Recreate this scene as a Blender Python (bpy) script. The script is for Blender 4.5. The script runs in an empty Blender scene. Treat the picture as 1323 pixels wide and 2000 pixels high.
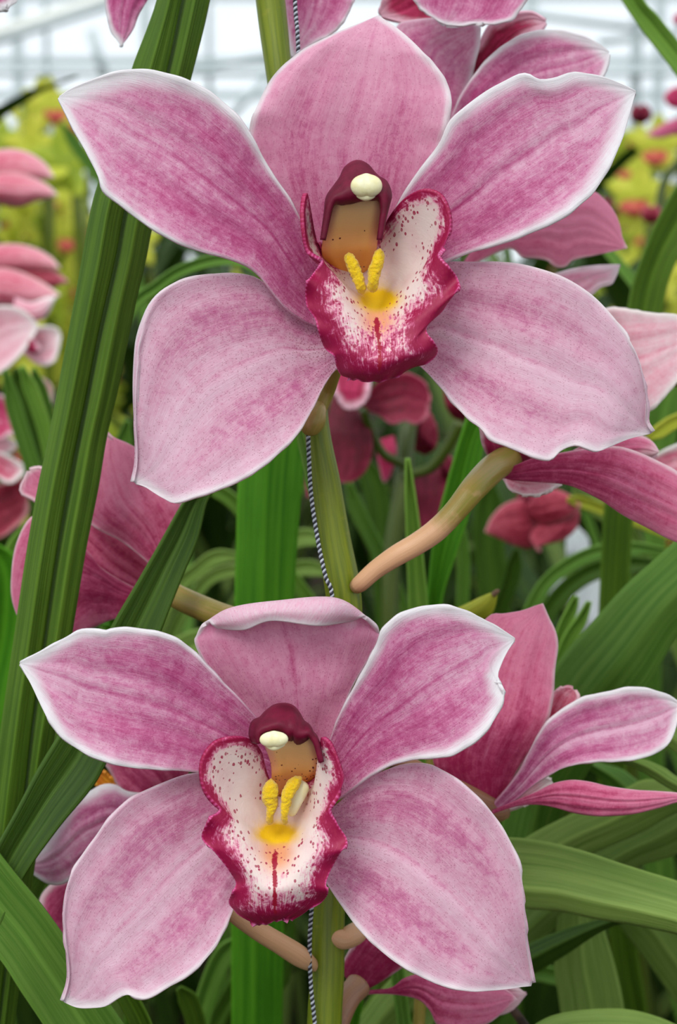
import bpy, math, random
import numpy as np
from mathutils import Vector, Matrix

# ------------------------------------------------------------------ camera
S = bpy.context.scene
C = S.collection
CAM_H, TILT, FPX, D0 = 0.85, math.radians(10.6), 3656.0, 0.42
cam_d = bpy.data.cameras.new('camera')
cam = bpy.data.objects.new('camera', cam_d); C.objects.link(cam)
cam.location = (0, 0, CAM_H); cam.rotation_euler = (math.pi / 2 - TILT, 0, 0)
cam_d.sensor_fit = 'HORIZONTAL'; cam_d.sensor_width = 24.0; cam_d.lens = 24.0 * FPX / 1323.0
cam_d.clip_start = 0.01; cam_d.clip_end = 300
cam_d.dof.use_dof = True; cam_d.dof.focus_distance = D0 - 0.004; cam_d.dof.aperture_fstop = 20.0
S.camera = cam
# ------------------------------------------------------------------ sky, sun, exposure
W = bpy.data.worlds.new('overcast_sky'); S.world = W; W.use_nodes = True
bg = W.node_tree.nodes['Background']
bg.inputs[0].default_value = (0.93, 0.97, 1.0, 1); bg.inputs[1].default_value = 1.18
sun_d = bpy.data.lights.new('sun', 'SUN'); sun_d.energy = 2.3; sun_d.angle = math.radians(24)
sun_d.color = (1.0, 0.97, 0.92)
sun = bpy.data.objects.new('sun', sun_d); C.objects.link(sun)
sun.rotation_euler = (math.radians(40), math.radians(-8), math.radians(-14))
S.view_settings.view_transform = 'Standard'; S.view_settings.look = 'None'
S.view_settings.exposure = 0.0; S.view_settings.gamma = 1.0
S.view_settings.use_curve_mapping = False
S.cycles.max_bounces = 8; S.cycles.transparent_max_bounces = 16
S.cycles.diffuse_bounces = 4

RIGHT = Vector((1, 0, 0)); UP = Vector((0, math.sin(TILT), math.cos(TILT))); FWD = Vector((0, math.cos(TILT), -math.sin(TILT)))
_r, _u, _f = (np.array(a) for a in (RIGHT, UP, FWD))
def atn(px, py, d):
    """world points for pixels (of 1323 x 2000) at depths d (m along the lens axis)"""
    px, py, d = np.broadcast_arrays(np.asarray(px, float), np.asarray(py, float), np.asarray(d, float))
    x = (px - 661.5) / FPX * d; y = (1000.0 - py) / FPX * d
    return np.array([0, 0, CAM_H]) + x[..., None] * _r + y[..., None] * _u + d[..., None] * _f
def at(px, py, d): return Vector(atn(px, py, d).tolist())

def lin(r, g, b, k=1.0):
    f = lambda c: ((c / 255 + 0.055) / 1.055) ** 2.4 if c > 10 else c / 255 / 12.92
    return (min(1, f(r) * k), min(1, f(g) * k), min(1, f(b) * k), 1.0)

# ------------------------------------------------------------------ node helpers
class NT:
    def __init__(s, name):
        s.m = bpy.data.materials.new(name); s.m.use_nodes = True
        s.t = s.m.node_tree; s.t.nodes.clear(); s.out = s.t.nodes.new('ShaderNodeOutputMaterial')
    def n(s, typ, ins=None, **kw):
        nd = s.t.nodes.new(typ)
        for k, v in kw.items(): setattr(nd, k, v)
        for k, v in (ins or {}).items():
            sock = nd.inputs[k]
            if isinstance(v, bpy.types.NodeSocket): s.t.links.new(v, sock)
            else: sock.default_value = v
        return nd
    def math(s, op, a, b=0.0, c=0.0, clamp=False):
        return s.n('ShaderNodeMath', {0: a, 1: b, 2: c}, operation=op, use_clamp=clamp).outputs[0]
    def ramp(s, x, lo, hi, a=0.0, b=1.0):
        return s.n('ShaderNodeMapRange', {'Value': x, 'From Min': lo, 'From Max': hi, 'To Min': a, 'To Max': b},
                   interpolation_type='SMOOTHSTEP').outputs[0]
    def mix(s, f, a, b, mode='MIX'):
        nd = s.n('ShaderNodeMix', None, data_type='RGBA', blend_type=mode, clamp_factor=True)
        for i, v in ((0, f), (6, a), (7, b)):
            if isinstance(v, bpy.types.NodeSocket): s.t.links.new(v, nd.inputs[i])
            else: nd.inputs[i].default_value = v
        return nd.outputs[2]
    def uv(s, name): return s.n('ShaderNodeUVMap', uv_map=name).outputs[0]
    def scaled(s, v, sc): return s.n('ShaderNodeVectorMath', {0: v, 1: sc}, operation='MULTIPLY').outputs[0]
    def noise(s, v, scale, detail=3.0, rough=0.5, dist=0.0):
        return s.n('ShaderNodeTexNoise', {'Vector': v, 'Scale': scale, 'Detail': detail, 'Roughness': rough, 'Distortion': dist}).outputs[0]
    def attr(s, name):
        a = s.n('ShaderNodeAttribute', attribute_name=name)
        sp = s.n('ShaderNodeSeparateColor', {0: a.outputs[0]})
        return sp.outputs[0], sp.outputs[1], sp.outputs[2]
    def finish(s, col, rough=0.5, trans=0.0, bump=None, spec=0.4, bstr=0.3, bdist=0.0005, sheen=0.0, tcol=None):
        ins = {'Base Color': col, 'Roughness': rough, 'Specular IOR Level': spec}
        if sheen: ins['Sheen Weight'] = sheen
        nrm = None
        if bump is not None:
            nrm = s.n('ShaderNodeBump', {'Height': bump, 'Strength': bstr, 'Distance': bdist}).outputs[0]; ins['Normal'] = nrm
        p = s.n('ShaderNodeBsdfPrincipled', ins)
        sh = p.outputs[0]
        if trans:
            ti = {'Color': tcol if tcol is not None else col}
            if nrm: ti['Normal'] = nrm
            tr = s.n('ShaderNodeBsdfTranslucent', ti)
            sh = s.n('ShaderNodeMixShader', {0: trans, 1: sh, 2: tr.outputs[0]}).outputs[0]
        s.t.links.new(sh, s.out.inputs[0]); return s.m

def petal_mat(name, pale, pink, deep, white, speck=(0.35, 0.03, 0.08, 1), rough=0.55, trans=0.28, contrast=1.0, streak=1.0):
    t = NT(name)
    flow = t.uv('flow'); obj = t.n('ShaderNodeTexCoord').outputs['Object']
    w, dp, sp = t.attr('pig')
    n1 = t.noise(t.scaled(flow, (0.055, 0.42, 1)), 2.0, 4, 0.6)       # long streaks (flow is in mm)
    n2 = t.noise(t.scaled(flow, (0.12, 1.6, 1)), 2.0, 4, 0.65)
    n3 = t.noise(obj, 420.0, 5, 0.7, 0.4)                              # mottling
    n4 = t.noise(obj, 2600.0, 2, 0.6)                                  # fine speckle
    a = t.math('ADD', t.math('MULTIPLY', n1, 0.9 * streak), t.math('MULTIPLY', n2, 0.38 * streak))
    a = t.math('ADD', a, t.math('MULTIPLY', n3, 1.25))
    a = t.math('ADD', a, t.math('MULTIPLY', t.math('SUBTRACT', dp, 0.5), 1.05))
    a = t.math('ADD', a, t.math('MULTIPLY', n4, 0.45))
    mid = 0.64 * streak + 0.625 + 0.225
    f = t.ramp(a, mid - 0.42 / contrast, mid + 0.50 / contrast)
    col = t.mix(f, pale, pink)
    f2 = t.ramp(a, mid + 0.16, mid + 0.95)
    col = t.mix(f2, col, deep)
    # tiny red dots, dense near the base
    vor = t.n('ShaderNodeTexVoronoi', {'Vector': obj, 'Scale': 2600.0, 'Randomness': 1.0})
    vd = t.math('LESS_THAN', vor.outputs['Distance'], 0.36)
    pick = t.n('ShaderNodeSeparateColor', {0: vor.outputs['Color']}).outputs[0]
    dens = t.math('ADD', t.math('MULTIPLY', sp, 0.75), 0.13)
    vd = t.math('MULTIPLY', vd, t.math('LESS_THAN', pick, dens))
    vd = t.math('MULTIPLY', vd, t.math('ADD', t.math('MULTIPLY', sp, 0.6), 0.30, 0, True))
    col = t.mix(vd, col, speck)
    wn = t.math('ADD', w, t.math('MULTIPLY', t.math('SUBTRACT', t.math('ADD', t.math('MULTIPLY', n2, 0.5), t.math('MULTIPLY', n3, 0.5)), 0.5), 1.1))
    wf = t.ramp(wn, 0.14, 0.90)
    wf = t.math('MULTIPLY', wf, t.ramp(w, 0.02, 0.3))
    col = t.mix(wf, col, white)
    h = t.math('ADD', t.math('MULTIPLY', n2, 1.0), t.math('MULTIPLY', n4, 0.12))
    return t.finish(col, rough, trans, h, 0.35, 0.4, 0.0004)

M = {}
M['petal'] = petal_mat('orchid_petal_pink', lin(234, 186, 208), lin(212, 120, 164), lin(182, 56, 120), lin(243, 238, 240))
M['dorsal'] = petal_mat('orchid_dorsal_pink', lin(234, 172, 196), lin(214, 122, 162), lin(186, 66, 122), lin(243, 230, 234), contrast=0.7)
M['lateral'] = petal_mat('orchid_sepal_pale', lin(240, 202, 218), lin(222, 150, 182), lin(196, 88, 142), lin(245, 232, 236), contrast=0.8, streak=0.8)
M['back'] = petal_mat('orchid_petal_back', lin(228, 138, 168), lin(208, 88, 130), lin(172, 36, 88), lin(240, 205, 212), contrast=0.8, streak=1.2)
M['soft'] = petal_mat('orchid_petal_soft', lin(250, 222, 228), lin(238, 150, 172), lin(205, 70, 105), lin(252, 244, 240), contrast=0.7)
M['crimson'] = petal_mat('orchid_petal_crimson', lin(168, 44, 78), lin(132, 22, 52), lin(96, 12, 34), lin(214, 120, 140), contrast=0.8)
M['budred'] = petal_mat('orchid_bud_rose', lin(206, 96, 114), lin(168, 40, 66), lin(116, 14, 36), lin(226, 160, 160), contrast=0.8)
M['whitep'] = petal_mat('orchid_petal_white', lin(226, 232, 232), lin(214, 218, 224), lin(200, 196, 205), lin(240, 240, 240), contrast=0.5)

def lip_mat(name='orchid_lip'):
    t = NT(name)
    obj = t.n('ShaderNodeTexCoord').outputs['Object']; flow = t.uv('flow')
    mg, ye, pe = t.attr('pig'); st, rim, sp = t.attr('pig2')
    n = t.noise(obj, 520.0, 5, 0.72, 0.6); nb = t.noise(obj, 170.0, 3, 0.5); ns = t.noise(t.scaled(flow, (0.25, 1.3, 1)), 1.6, 3, 0.6)
    cream = lin(246, 226, 220)
    col = t.mix(t.ramp(nb, 0.35, 0.75), cream, lin(240, 208, 206))
    col = t.mix(t.ramp(pe, 0.05, 0.8), col, lin(240, 168, 124))
    col = t.mix(t.ramp(t.math('ADD', ye, t.math('MULTIPLY', t.math('SUBTRACT', n, 0.5), 0.5)), 0.08, 0.80), col, lin(250, 206, 22))
    mgn = t.math('ADD', mg, t.math('MULTIPLY', t.math('SUBTRACT', n, 0.5), 1.25))
    mgn = t.math('ADD', mgn, t.math('MULTIPLY', t.math('SUBTRACT', ns, 0.5), 0.8))
    pink = t.mix(t.ramp(mg, 0.3, 1.0), lin(232, 124, 166), lin(212, 58, 128))
    col = t.mix(t.ramp(mgn, 0.22, 0.60), col, pink)
    col = t.mix(t.math('MULTIPLY', t.ramp(mgn, 0.42, 0.72), t.ramp(rim, 0.1, 0.6, 1.0, 0.0)), col, lin(166, 14, 72))
    # dots
    vor = t.n('ShaderNodeTexVoronoi', {'Vector': t.scaled(obj, (1, 1, 0.7)), 'Scale': 1250.0, 'Randomness': 1.0})
    pick = t.n('ShaderNodeSeparateColor', {0: vor.outputs['Color']}).outputs[0]
    pk2 = t.n('ShaderNodeSeparateColor', {0: vor.outputs['Color']}).outputs[1]
    dsz = t.math('SUBTRACT', t.math('ADD', t.math('MULTIPLY', pk2, 0.34), 0.16), vor.outputs['Distance'])
    dot = t.math('MULTIPLY', t.ramp(dsz, -0.04, 0.05), t.math('LESS_THAN', pick, sp))
    col = t.mix(t.math('MULTIPLY', dot, t.math('ADD', 0.35, t.math('MULTIPLY', n, 1.0))), col, lin(172, 30, 76))
    col = t.mix(t.ramp(t.math('ADD', st, t.math('MULTIPLY', t.math('SUBTRACT', n, 0.5), 2.6)), 0.45, 0.8), col, lin(168, 20, 52))
    col = t.mix(t.ramp(rim, 0.45, 0.95, 0, 0.8), col, lin(228, 130, 178))
    return t.finish(col, 0.5, 0.2, t.math('ADD', t.math('MULTIPLY', ns, 0.8), t.math('MULTIPLY', n, 0.35)), 0.4, 0.25, 0.0004)
M['lip'] = lip_mat()

def column_mat():
    t = NT('orchid_column'); obj = t.n('ShaderNodeTexCoord').outputs['Object']
    e, dn, yy = t.attr('pig')
    n = t.noise(obj, 300.0, 3)
    col = t.mix(t.ramp(e, 0.55, 1.0), lin(252, 206, 146), lin(234, 160, 146))
    col = t.mix(t.ramp(dn, 0.1, 0.8), col, lin(236, 158, 60))
    vor = t.n('ShaderNodeTexVoronoi', {'Vector': obj, 'Scale': 1300.0, 'Randomness': 1.0})
    pick = t.n('ShaderNodeSeparateColor', {0: vor.outputs['Color']}).outputs[0]
    dot = t.math('MULTIPLY', t.ramp(vor.outputs['Distance'], 0.26, 0.38, 1, 0), t.math('LESS_THAN', pick, yy))
    col = t.mix(dot, col, lin(104, 18, 30))
    return t.finish(col, 0.35, 0.12, n, 0.5, 0.2)
M['column'] = column_mat()

def plain_mat(name, c1, c2, scale=60.0, rough=0.5, trans=0.0, spec=0.4, bstr=0.3, sheen=0.0, metal=None):
    t = NT(name); obj = t.n('ShaderNodeTexCoord').outputs['Object']
    n = t.noise(obj, scale, 4, 0.6)
    return t.finish(t.mix(t.ramp(n, 0.3, 0.7), c1, c2), rough, trans, n, spec, bstr, 0.0006, sheen)
M['hood'] = plain_mat('column_hood_maroon', lin(84, 6, 30), lin(112, 12, 46), 260, 0.5, 0.05, 0.2)
M['anther'] = plain_mat('anther_cream', lin(250, 244, 208), lin(240, 228, 170), 240, 0.35, 0.1)
M['callus'] = plain_mat('callus_yellow', lin(252, 214, 24), lin(244, 192, 10), 1600, 0.85, 0.1, 0.2, 0.9, 0.4)

def stem_mat(name, c1, c2, c3, spec=0.4):
    t = NT(name); flow = t.uv('flow'); p, q, _ = t.attr('pig')
    n = t.noise(t.scaled(flow, (0.02, 0.9, 1)), 2.0, 3, 0.6); n2 = t.noise(t.scaled(flow, (0.5, 0.5, 1)), 0.7, 3, 0.5)
    col = t.mix(t.ramp(n, 0.3, 0.7), c1, c2)
    col = t.mix(t.ramp(t.math('ADD', p, t.math('MULTIPLY', t.math('SUBTRACT', n2, 0.5), 0.6)), 0.2, 0.8), col, c3)
    col = t.mix(t.ramp(n2, 0.60, 0.78, 0, 0.35), col, c3)
    return t.finish(col, 0.42, 0.0, n, spec, 0.35, 0.0004)
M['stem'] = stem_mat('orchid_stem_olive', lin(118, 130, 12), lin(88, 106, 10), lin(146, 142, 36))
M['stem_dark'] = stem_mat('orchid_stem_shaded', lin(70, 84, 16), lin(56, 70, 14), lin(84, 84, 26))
M['pedicel'] = stem_mat('orchid_pedicel', lin(134, 126, 44), lin(156, 128, 66), lin(206, 158, 118))
M['pedicel_red'] = stem_mat('orchid_pedicel_dusky', lin(150, 108, 76), lin(130, 90, 70), lin(184, 120, 100))

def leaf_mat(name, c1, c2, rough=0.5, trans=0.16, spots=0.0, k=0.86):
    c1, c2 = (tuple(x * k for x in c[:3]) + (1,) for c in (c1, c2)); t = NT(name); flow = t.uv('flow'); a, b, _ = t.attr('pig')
    n = t.noise(t.scaled(flow, (0.006, 0.30, 1)), 2.0, 3, 0.6); n1 = t.noise(t.scaled(flow, (0.01, 1.3, 1)), 2.0, 2, 0.6)
    n2 = t.noise(t.scaled(flow, (0.03, 0.06, 1)), 1.0, 4, 0.6)
    x = t.math('ADD', t.math('MULTIPLY', n, 0.55), t.math('MULTIPLY', n1, 0.25)); x = t.math('ADD', x, t.math('MULTIPLY', n2, 0.2))
    col = t.mix(t.ramp(x, 0.36, 0.66), c1, c2)
    col = t.mix(t.math('MULTIPLY', a, 0.5), col, tuple(min(1, k * 1.5) for k in c2[:3]) + (1,))   # paler midrib and margin
    sn = t.noise(t.scaled(flow, (0.05, 0.16, 1)), 1.6, 4, 0.7)
    col = t.mix(t.ramp(sn, 0.72, 0.80, 0, spots), col, lin(44, 42, 22))
    return t.finish(col, rough, trans, t.math('ADD', n1, n), 0.22, 0.45, 0.0005)
M['leaf_dark'] = leaf_mat('leaf_deep_green', lin(64, 96, 18), lin(98, 132, 36), spots=0.8)
M['leaf_dark2'] = leaf_mat('leaf_shaded_green', lin(46, 76, 14), lin(74, 106, 28))
M['leaf_bright'] = leaf_mat('leaf_vivid_green', lin(56, 122, 14), lin(94, 160, 32))
M['leaf_fresh'] = leaf_mat('leaf_fresh_green', lin(104, 152, 50), lin(146, 188, 78), trans=0.25)
M['leaf_mid'] = leaf_mat('leaf_mid_green', lin(84, 132, 40), lin(120, 162, 66), k=0.72)
M['leaf_light'] = leaf_mat('leaf_pale_green', lin(110, 144, 56), lin(150, 178, 88), k=0.72)
M['leaf_yellow'] = leaf_mat('leaf_yellow_green', lin(150, 160, 36), lin(186, 186, 56))
M['leaf_far'] = leaf_mat('leaf_background_shaded', lin(44, 80, 22), lin(90, 126, 40), rough=0.5, k=0.38)  # background greens darkened: shade among the crowded plants put into the leaf colour
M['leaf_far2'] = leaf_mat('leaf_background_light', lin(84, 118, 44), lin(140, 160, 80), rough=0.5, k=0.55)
M['yflower'] = plain_mat('yellow_green_tepal', lin(196, 206, 60), lin(226, 222, 84), 60, 0.6, 0.3)
M['redlip'] = plain_mat('small_red_lip', lin(176, 40, 50), lin(214, 120, 90), 80, 0.6, 0.2)
M['cream_tip'] = plain_mat('dry_tip_brown', lin(96, 70, 50), lin(140, 110, 80), 400, 0.7)
M['steel'] = plain_mat('galvanised_steel', lin(184, 196, 198), lin(200, 210, 210), 30, 0.45, 0.0, 0.5)
M['soil'] = plain_mat('dark_bark_soil', lin(34, 28, 20), lin(58, 48, 34), 60, 0.95, 0.0, 0.1, 0.8)
M['white_cord'] = plain_mat('white_cord_strand', lin(190, 194, 202), lin(160, 166, 176), 900, 0.6)
M['black_cord'] = plain_mat('black_cord_strand', lin(24, 24, 34), lin(40, 38, 48), 900, 0.6)
M['brown_twig'] = plain_mat('dry_brown_twig', lin(44, 32, 26), lin(96, 72, 58), 300, 0.8)
M['panel'] = plain_mat('cream_wall_panel', lin(232, 232, 222), lin(240, 240, 234), 3, 0.6)
def glass_mat():
    t = NT('greenhouse_glass')
    n = t.noise(t.n('ShaderNodeTexCoord').outputs['Object'], 1.4, 4, 0.6)
    tr = t.n('ShaderNodeBsdfTransparent', {'Color': (0.97, 0.99, 1.0, 1)}); gl = t.n('ShaderNodeBsdfGlossy', {'Color': (0.9, 0.95, 1, 1), 'Roughness': 0.08})
    df = t.n('ShaderNodeBsdfTranslucent', {'Color': (0.9, 0.93, 0.95, 1)})
    a = t.n('ShaderNodeMixShader', {0: 0.06, 1: tr.outputs[0], 2: gl.outputs[0]})
    b = t.n('ShaderNodeMixShader', {0: t.ramp(n, 0.35, 0.75, 0.03, 0.22), 1: a.outputs[0], 2: df.outputs[0]})
    t.t.links.new(b.outputs[0], t.out.inputs[0]); return t.m
M['glass'] = glass_mat()

M['ylip'] = plain_mat('lip_gold', lin(240, 190, 40), lin(220, 120, 40), 120, 0.6)
M['crimson2'] = petal_mat('orchid_petal_magenta', lin(214, 70, 120), lin(186, 28, 84), lin(140, 14, 54), lin(238, 190, 205), contrast=0.8)
M['crimson3'] = petal_mat('orchid_lip_striped', lin(244, 214, 220), lin(214, 70, 120), lin(170, 20, 74), lin(240, 200, 210), contrast=1.2)
M['soft2'] = petal_mat('orchid_petal_light', lin(242, 196, 212), lin(232, 150, 180), lin(206, 96, 142), lin(248, 232, 238), contrast=0.7)
M['soft3'] = petal_mat('orchid_bud_pink', lin(248, 186, 196), lin(232, 120, 146), lin(206, 66, 96), lin(252, 226, 216), contrast=0.6)
M['gflower'] = plain_mat('green_tepal', lin(136, 160, 34), lin(184, 196, 60), 40, 0.6, 0.3)

# ------------------------------------------------------------------ object helpers
POS = {}
def _link(o, parent, w):
    C.objects.link(o)
    if parent is not None: o.parent = parent; o.location = Vector(w) - POS[parent.name]
    else: o.location = w
    POS[o.name] = Vector(w); return o
def tag(o, label=None, cat=None, group=None, kind=None):
    for k, v in (('label', label), ('category', cat), ('group', group), ('kind', kind)):
        if v: o[k] = v
    return o
def empty(name, w, parent=None, label=None, cat=None, group=None):
    o = bpy.data.objects.new(name, None); o.empty_display_size = 0.01
    return tag(_link(o, parent, Vector(w)), label, cat, group)
def mesh_obj(name, V, F, mats, parent=None, origin=None, uv=None, pig=None, pig2=None, fmat=None, solid=0.0, smooth=True, soff=-1.0):
    V = np.asarray(V, float)
    if origin is None: origin = POS[parent.name] if parent is not None else Vector(V.mean(0).tolist())
    Vl = V - np.array(origin)
    me = bpy.data.meshes.new(name); me.from_pydata(Vl.tolist(), [], [tuple(f) for f in F]); me.update()
    for m in (mats if isinstance(mats, (list, tuple)) else [mats]): me.materials.append(m)
    if fmat is not None: me.polygons.foreach_set('material_index', fmat)
    if smooth: me.polygons.foreach_set('use_smooth', [True] * len(me.polygons))
    li = np.empty(len(me.loops), dtype=np.int32); me.loops.foreach_get('vertex_index', li)
    if uv is not None:
        l = me.uv_layers.new(name='flow'); l.data.foreach_set('uv', np.asarray(uv, np.float32)[li].ravel())
    for nm, p in (('pig', pig), ('pig2', pig2)):
        if p is not None:
            a = me.color_attributes.new(nm, 'FLOAT_COLOR', 'POINT')
            q = np.ones((len(V), 4), np.float32); q[:, :p.shape[1]] = p; a.data.foreach_set('color', q.ravel())
    o = bpy.data.objects.new(name, me); _link(o, parent, Vector(origin))
    if solid:
        md = o.modifiers.new('thickness', 'SOLIDIFY'); md.thickness = solid; md.offset = soff; md.use_even_offset = False
    return o

def spline(P, n, even=True):
    """Catmull-Rom through P, n+1 samples even in arc length (first two columns)"""
    P = np.asarray(P, float); m = len(P)
    if m == 2: return P[0] + (P[1] - P[0]) * np.linspace(0, 1, n + 1)[:, None]
    Q = np.vstack([2 * P[0] - P[1], P, 2 * P[-1] - P[-2]])
    T = np.linspace(0, m - 1, 24 * (m - 1) + 1); i = np.minimum(T.astype(int), m - 2); t = (T - i)[:, None]
    a, b, c, d = Q[i], Q[i + 1], Q[i + 2], Q[i + 3]
    R = 0.5 * (2 * b + (c - a) * t + (2 * a - 5 * b + 4 * c - d) * t ** 2 + (3 * b - a - 3 * c + d) * t ** 3)
    if not even:
        k = np.linspace(0, len(R) - 1, n + 1); j = np.minimum(k.astype(int), len(R) - 2); f = (k - j)[:, None]
        return R[j] * (1 - f) + R[j + 1] * f
    s = np.r_[0, np.cumsum(np.linalg.norm(np.diff(R[:, :2], axis=0), axis=1))]
    x = np.linspace(0, s[-1], n + 1)
    return np.stack([np.interp(x, s, R[:, k]) for k in range(R.shape[1])], 1)
def gridF(nu, nv): return [(i * (nv + 1) + j, i * (nv + 1) + j + 1, (i + 1) * (nv + 1) + j + 1, (i + 1) * (nv + 1) + j) for i in range(nu) for j in range(nv)]
def kf(u, keys):
    keys = list(keys); xs, ys = zip(*keys); t = np.interp(u, xs, ys)
    # smooth a little
    return (t + np.interp(np.clip(u - 0.04, 0, 1), xs, ys) + np.interp(np.clip(u + 0.04, 0, 1), xs, ys)) / 3

def petal(parent, name, mat, A, B, z=0.0, prof=((0, 8), (0.35, 0), (1, 0)), cup=-2.0, rib=0.6, ripple=0.4, wA=((0, 0), (0.4, 1), (1, 3)), wB=((0, 0), (0.4, 1), (1, 3)),
          deep=0.5, basedeep=0.25, speck=0.5, paleband=0.0, nu=72, nv=36, label=None, thick=0.0009, seed=0, rolls=(), freq=5.0, tipw=2.0, crease=None):
    """a petal between its two traced margins A and B (base to tip), with depth in mm"""
    a = spline(A, nu); b = spline(B, nu)
    u = np.linspace(0, 1, nu + 1)[:, None]; v = np.linspace(-1, 1, nv + 1)[None, :]
    t = (v + 1) / 2
    px = a[:, 0:1] * (1 - t) + b[:, 0:1] * t; py = a[:, 1:2] * (1 - t) + b[:, 1:2] * t
    wid = np.linalg.norm(a - b, axis=1)[:, None]; wn = wid / wid.max()
    dz = kf(u, prof) + cup * wn * (np.abs(v) ** 2.2) * 1.0 + rib * np.exp(-(v / 0.07) ** 2) * (1 - u) * wn
    rng = np.random.RandomState(seed + 3); ph = rng.rand(6) * 6.28
    edge = np.abs(v) ** 5
    s = np.where(v < 0, 1.0, -1.0)
    dz = dz + ripple * edge * (np.sin(u * freq * 6.28 + ph[0] + s) + 0.6 * np.sin(u * freq * 2.3 * 6.28 + ph[1] * s)) * np.clip(u * 3, 0, 1) * wn
    dz = dz + 0.16 * wn * np.sin(v * 11 + ph[2] + u * 3) + 0.10 * wn * np.sin(v * 19 + ph[3])
    for side, u0, u1, mm, w in rolls:     # margin rolled back: side -1/+1, between u0..u1, depth mm, width in v
        k = np.clip((v * side - (1 - w)) / w, 0, 1) ** 1.5
        dz = dz + mm * k * np.clip((u - u0) / 0.12, 0, 1) * np.clip((u1 - u) / 0.08, 0, 1)
    cr = 0 * dz
    if crease:                            # margin folded along a sharp crease
        side, u0, u1, vp = crease
        vv = vp + 0.10 * np.clip((u0 + 0.25 - u) / 0.25, 0, 1)
        cr = np.exp(-((v * side - vv) / 0.022) ** 2) * np.clip((u - u0) / 0.2, 0, 1)
        dz = dz - 1.1 * cr + 2.5 * np.clip((v * side - vv) / 0.1, 0, 1) * np.clip((u - u0) / 0.2, 0, 1)
    d = D0 + (z + dz) / 1000.0
    P = atn(px, py, d).reshape(-1, 3)
    mm = 1000.0 * (D0 + z / 1000) / FPX
    Lc = np.r_[0, np.cumsum(np.linalg.norm(np.diff((a + b) / 2, axis=0), axis=1))][:, None] * mm
    flow = np.stack([np.broadcast_to(Lc, px.shape) + seed * 37, (v * (wid.max() * 0.35 + wid * 0.15)) * mm + 0 * u + seed * 91], -1).reshape(-1, 2)
    dA = np.linalg.norm(P[:, None] - P.reshape(nu + 1, nv + 1, 3)[None, :, 0], axis=2).min(1).reshape(px.shape) * 1000
    dB = np.linalg.norm(P[:, None] - P.reshape(nu + 1, nv + 1, 3)[None, :, -1], axis=2).min(1).reshape(px.shape) * 1000
    dT = np.linalg.norm(P - P.reshape(nu + 1, nv + 1, 3)[-1, nv // 2], axis=1).reshape(px.shape) * 1000
    white = np.maximum((1 - dA / (kf(u, wA) * 1.7 + 0.2)) * np.clip(0.25 + kf(u, wA) / 1.3, 0, 1), (1 - dB / (kf(u, wB) * 1.7 + 0.2)) * np.clip(0.25 + kf(u, wB) / 1.3, 0, 1))
    white = np.maximum(white, (1 - dT / (tipw + 1e-3)) * 0.9)
    white = np.clip(np.maximum(white, 0.7 * cr), 0, 1)
    dp = deep + basedeep * 1.25 * np.exp(-(u / 0.42) ** 1.5) + 0.30 * np.exp(-((np.abs(v) - 0.5) / 0.24) ** 2) * np.sin(np.clip(u, 0, 1) * 3.14) - 0.55 * np.clip(u - 0.45, 0, 1) - 0.20 * np.abs(v) ** 4
    dp = dp - paleband * np.exp(-((v - 0.12) / 0.22) ** 2) * np.clip(1.15 - u, 0, 1)
    dp = dp + 0.45 * np.exp(-((v) / 0.028) ** 2) * (1 - 0.6 * u)
    spk = speck * np.exp(-u / 0.16) + 0.1 * speck
    pig = np.stack([white, np.clip(dp, 0, 1.2), spk + 0 * v], -1).reshape(-1, 3)
    F = gridF(nu, nv)
    # faces wind so that the front of the petal looks at the viewer
    i0 = (nu // 2) * (nv + 1) + nv // 2
    n = np.cross(P[i0 + 1] - P[i0], P[i0 + nv + 1] - P[i0])
    if np.dot(n, _f) > 0: F = [f[::-1] for f in F]
    o = mesh_obj(name, P, F, mat, parent, uv=flow, pig=pig, solid=thick)
    if label: o['label'] = label
    return o

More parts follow.
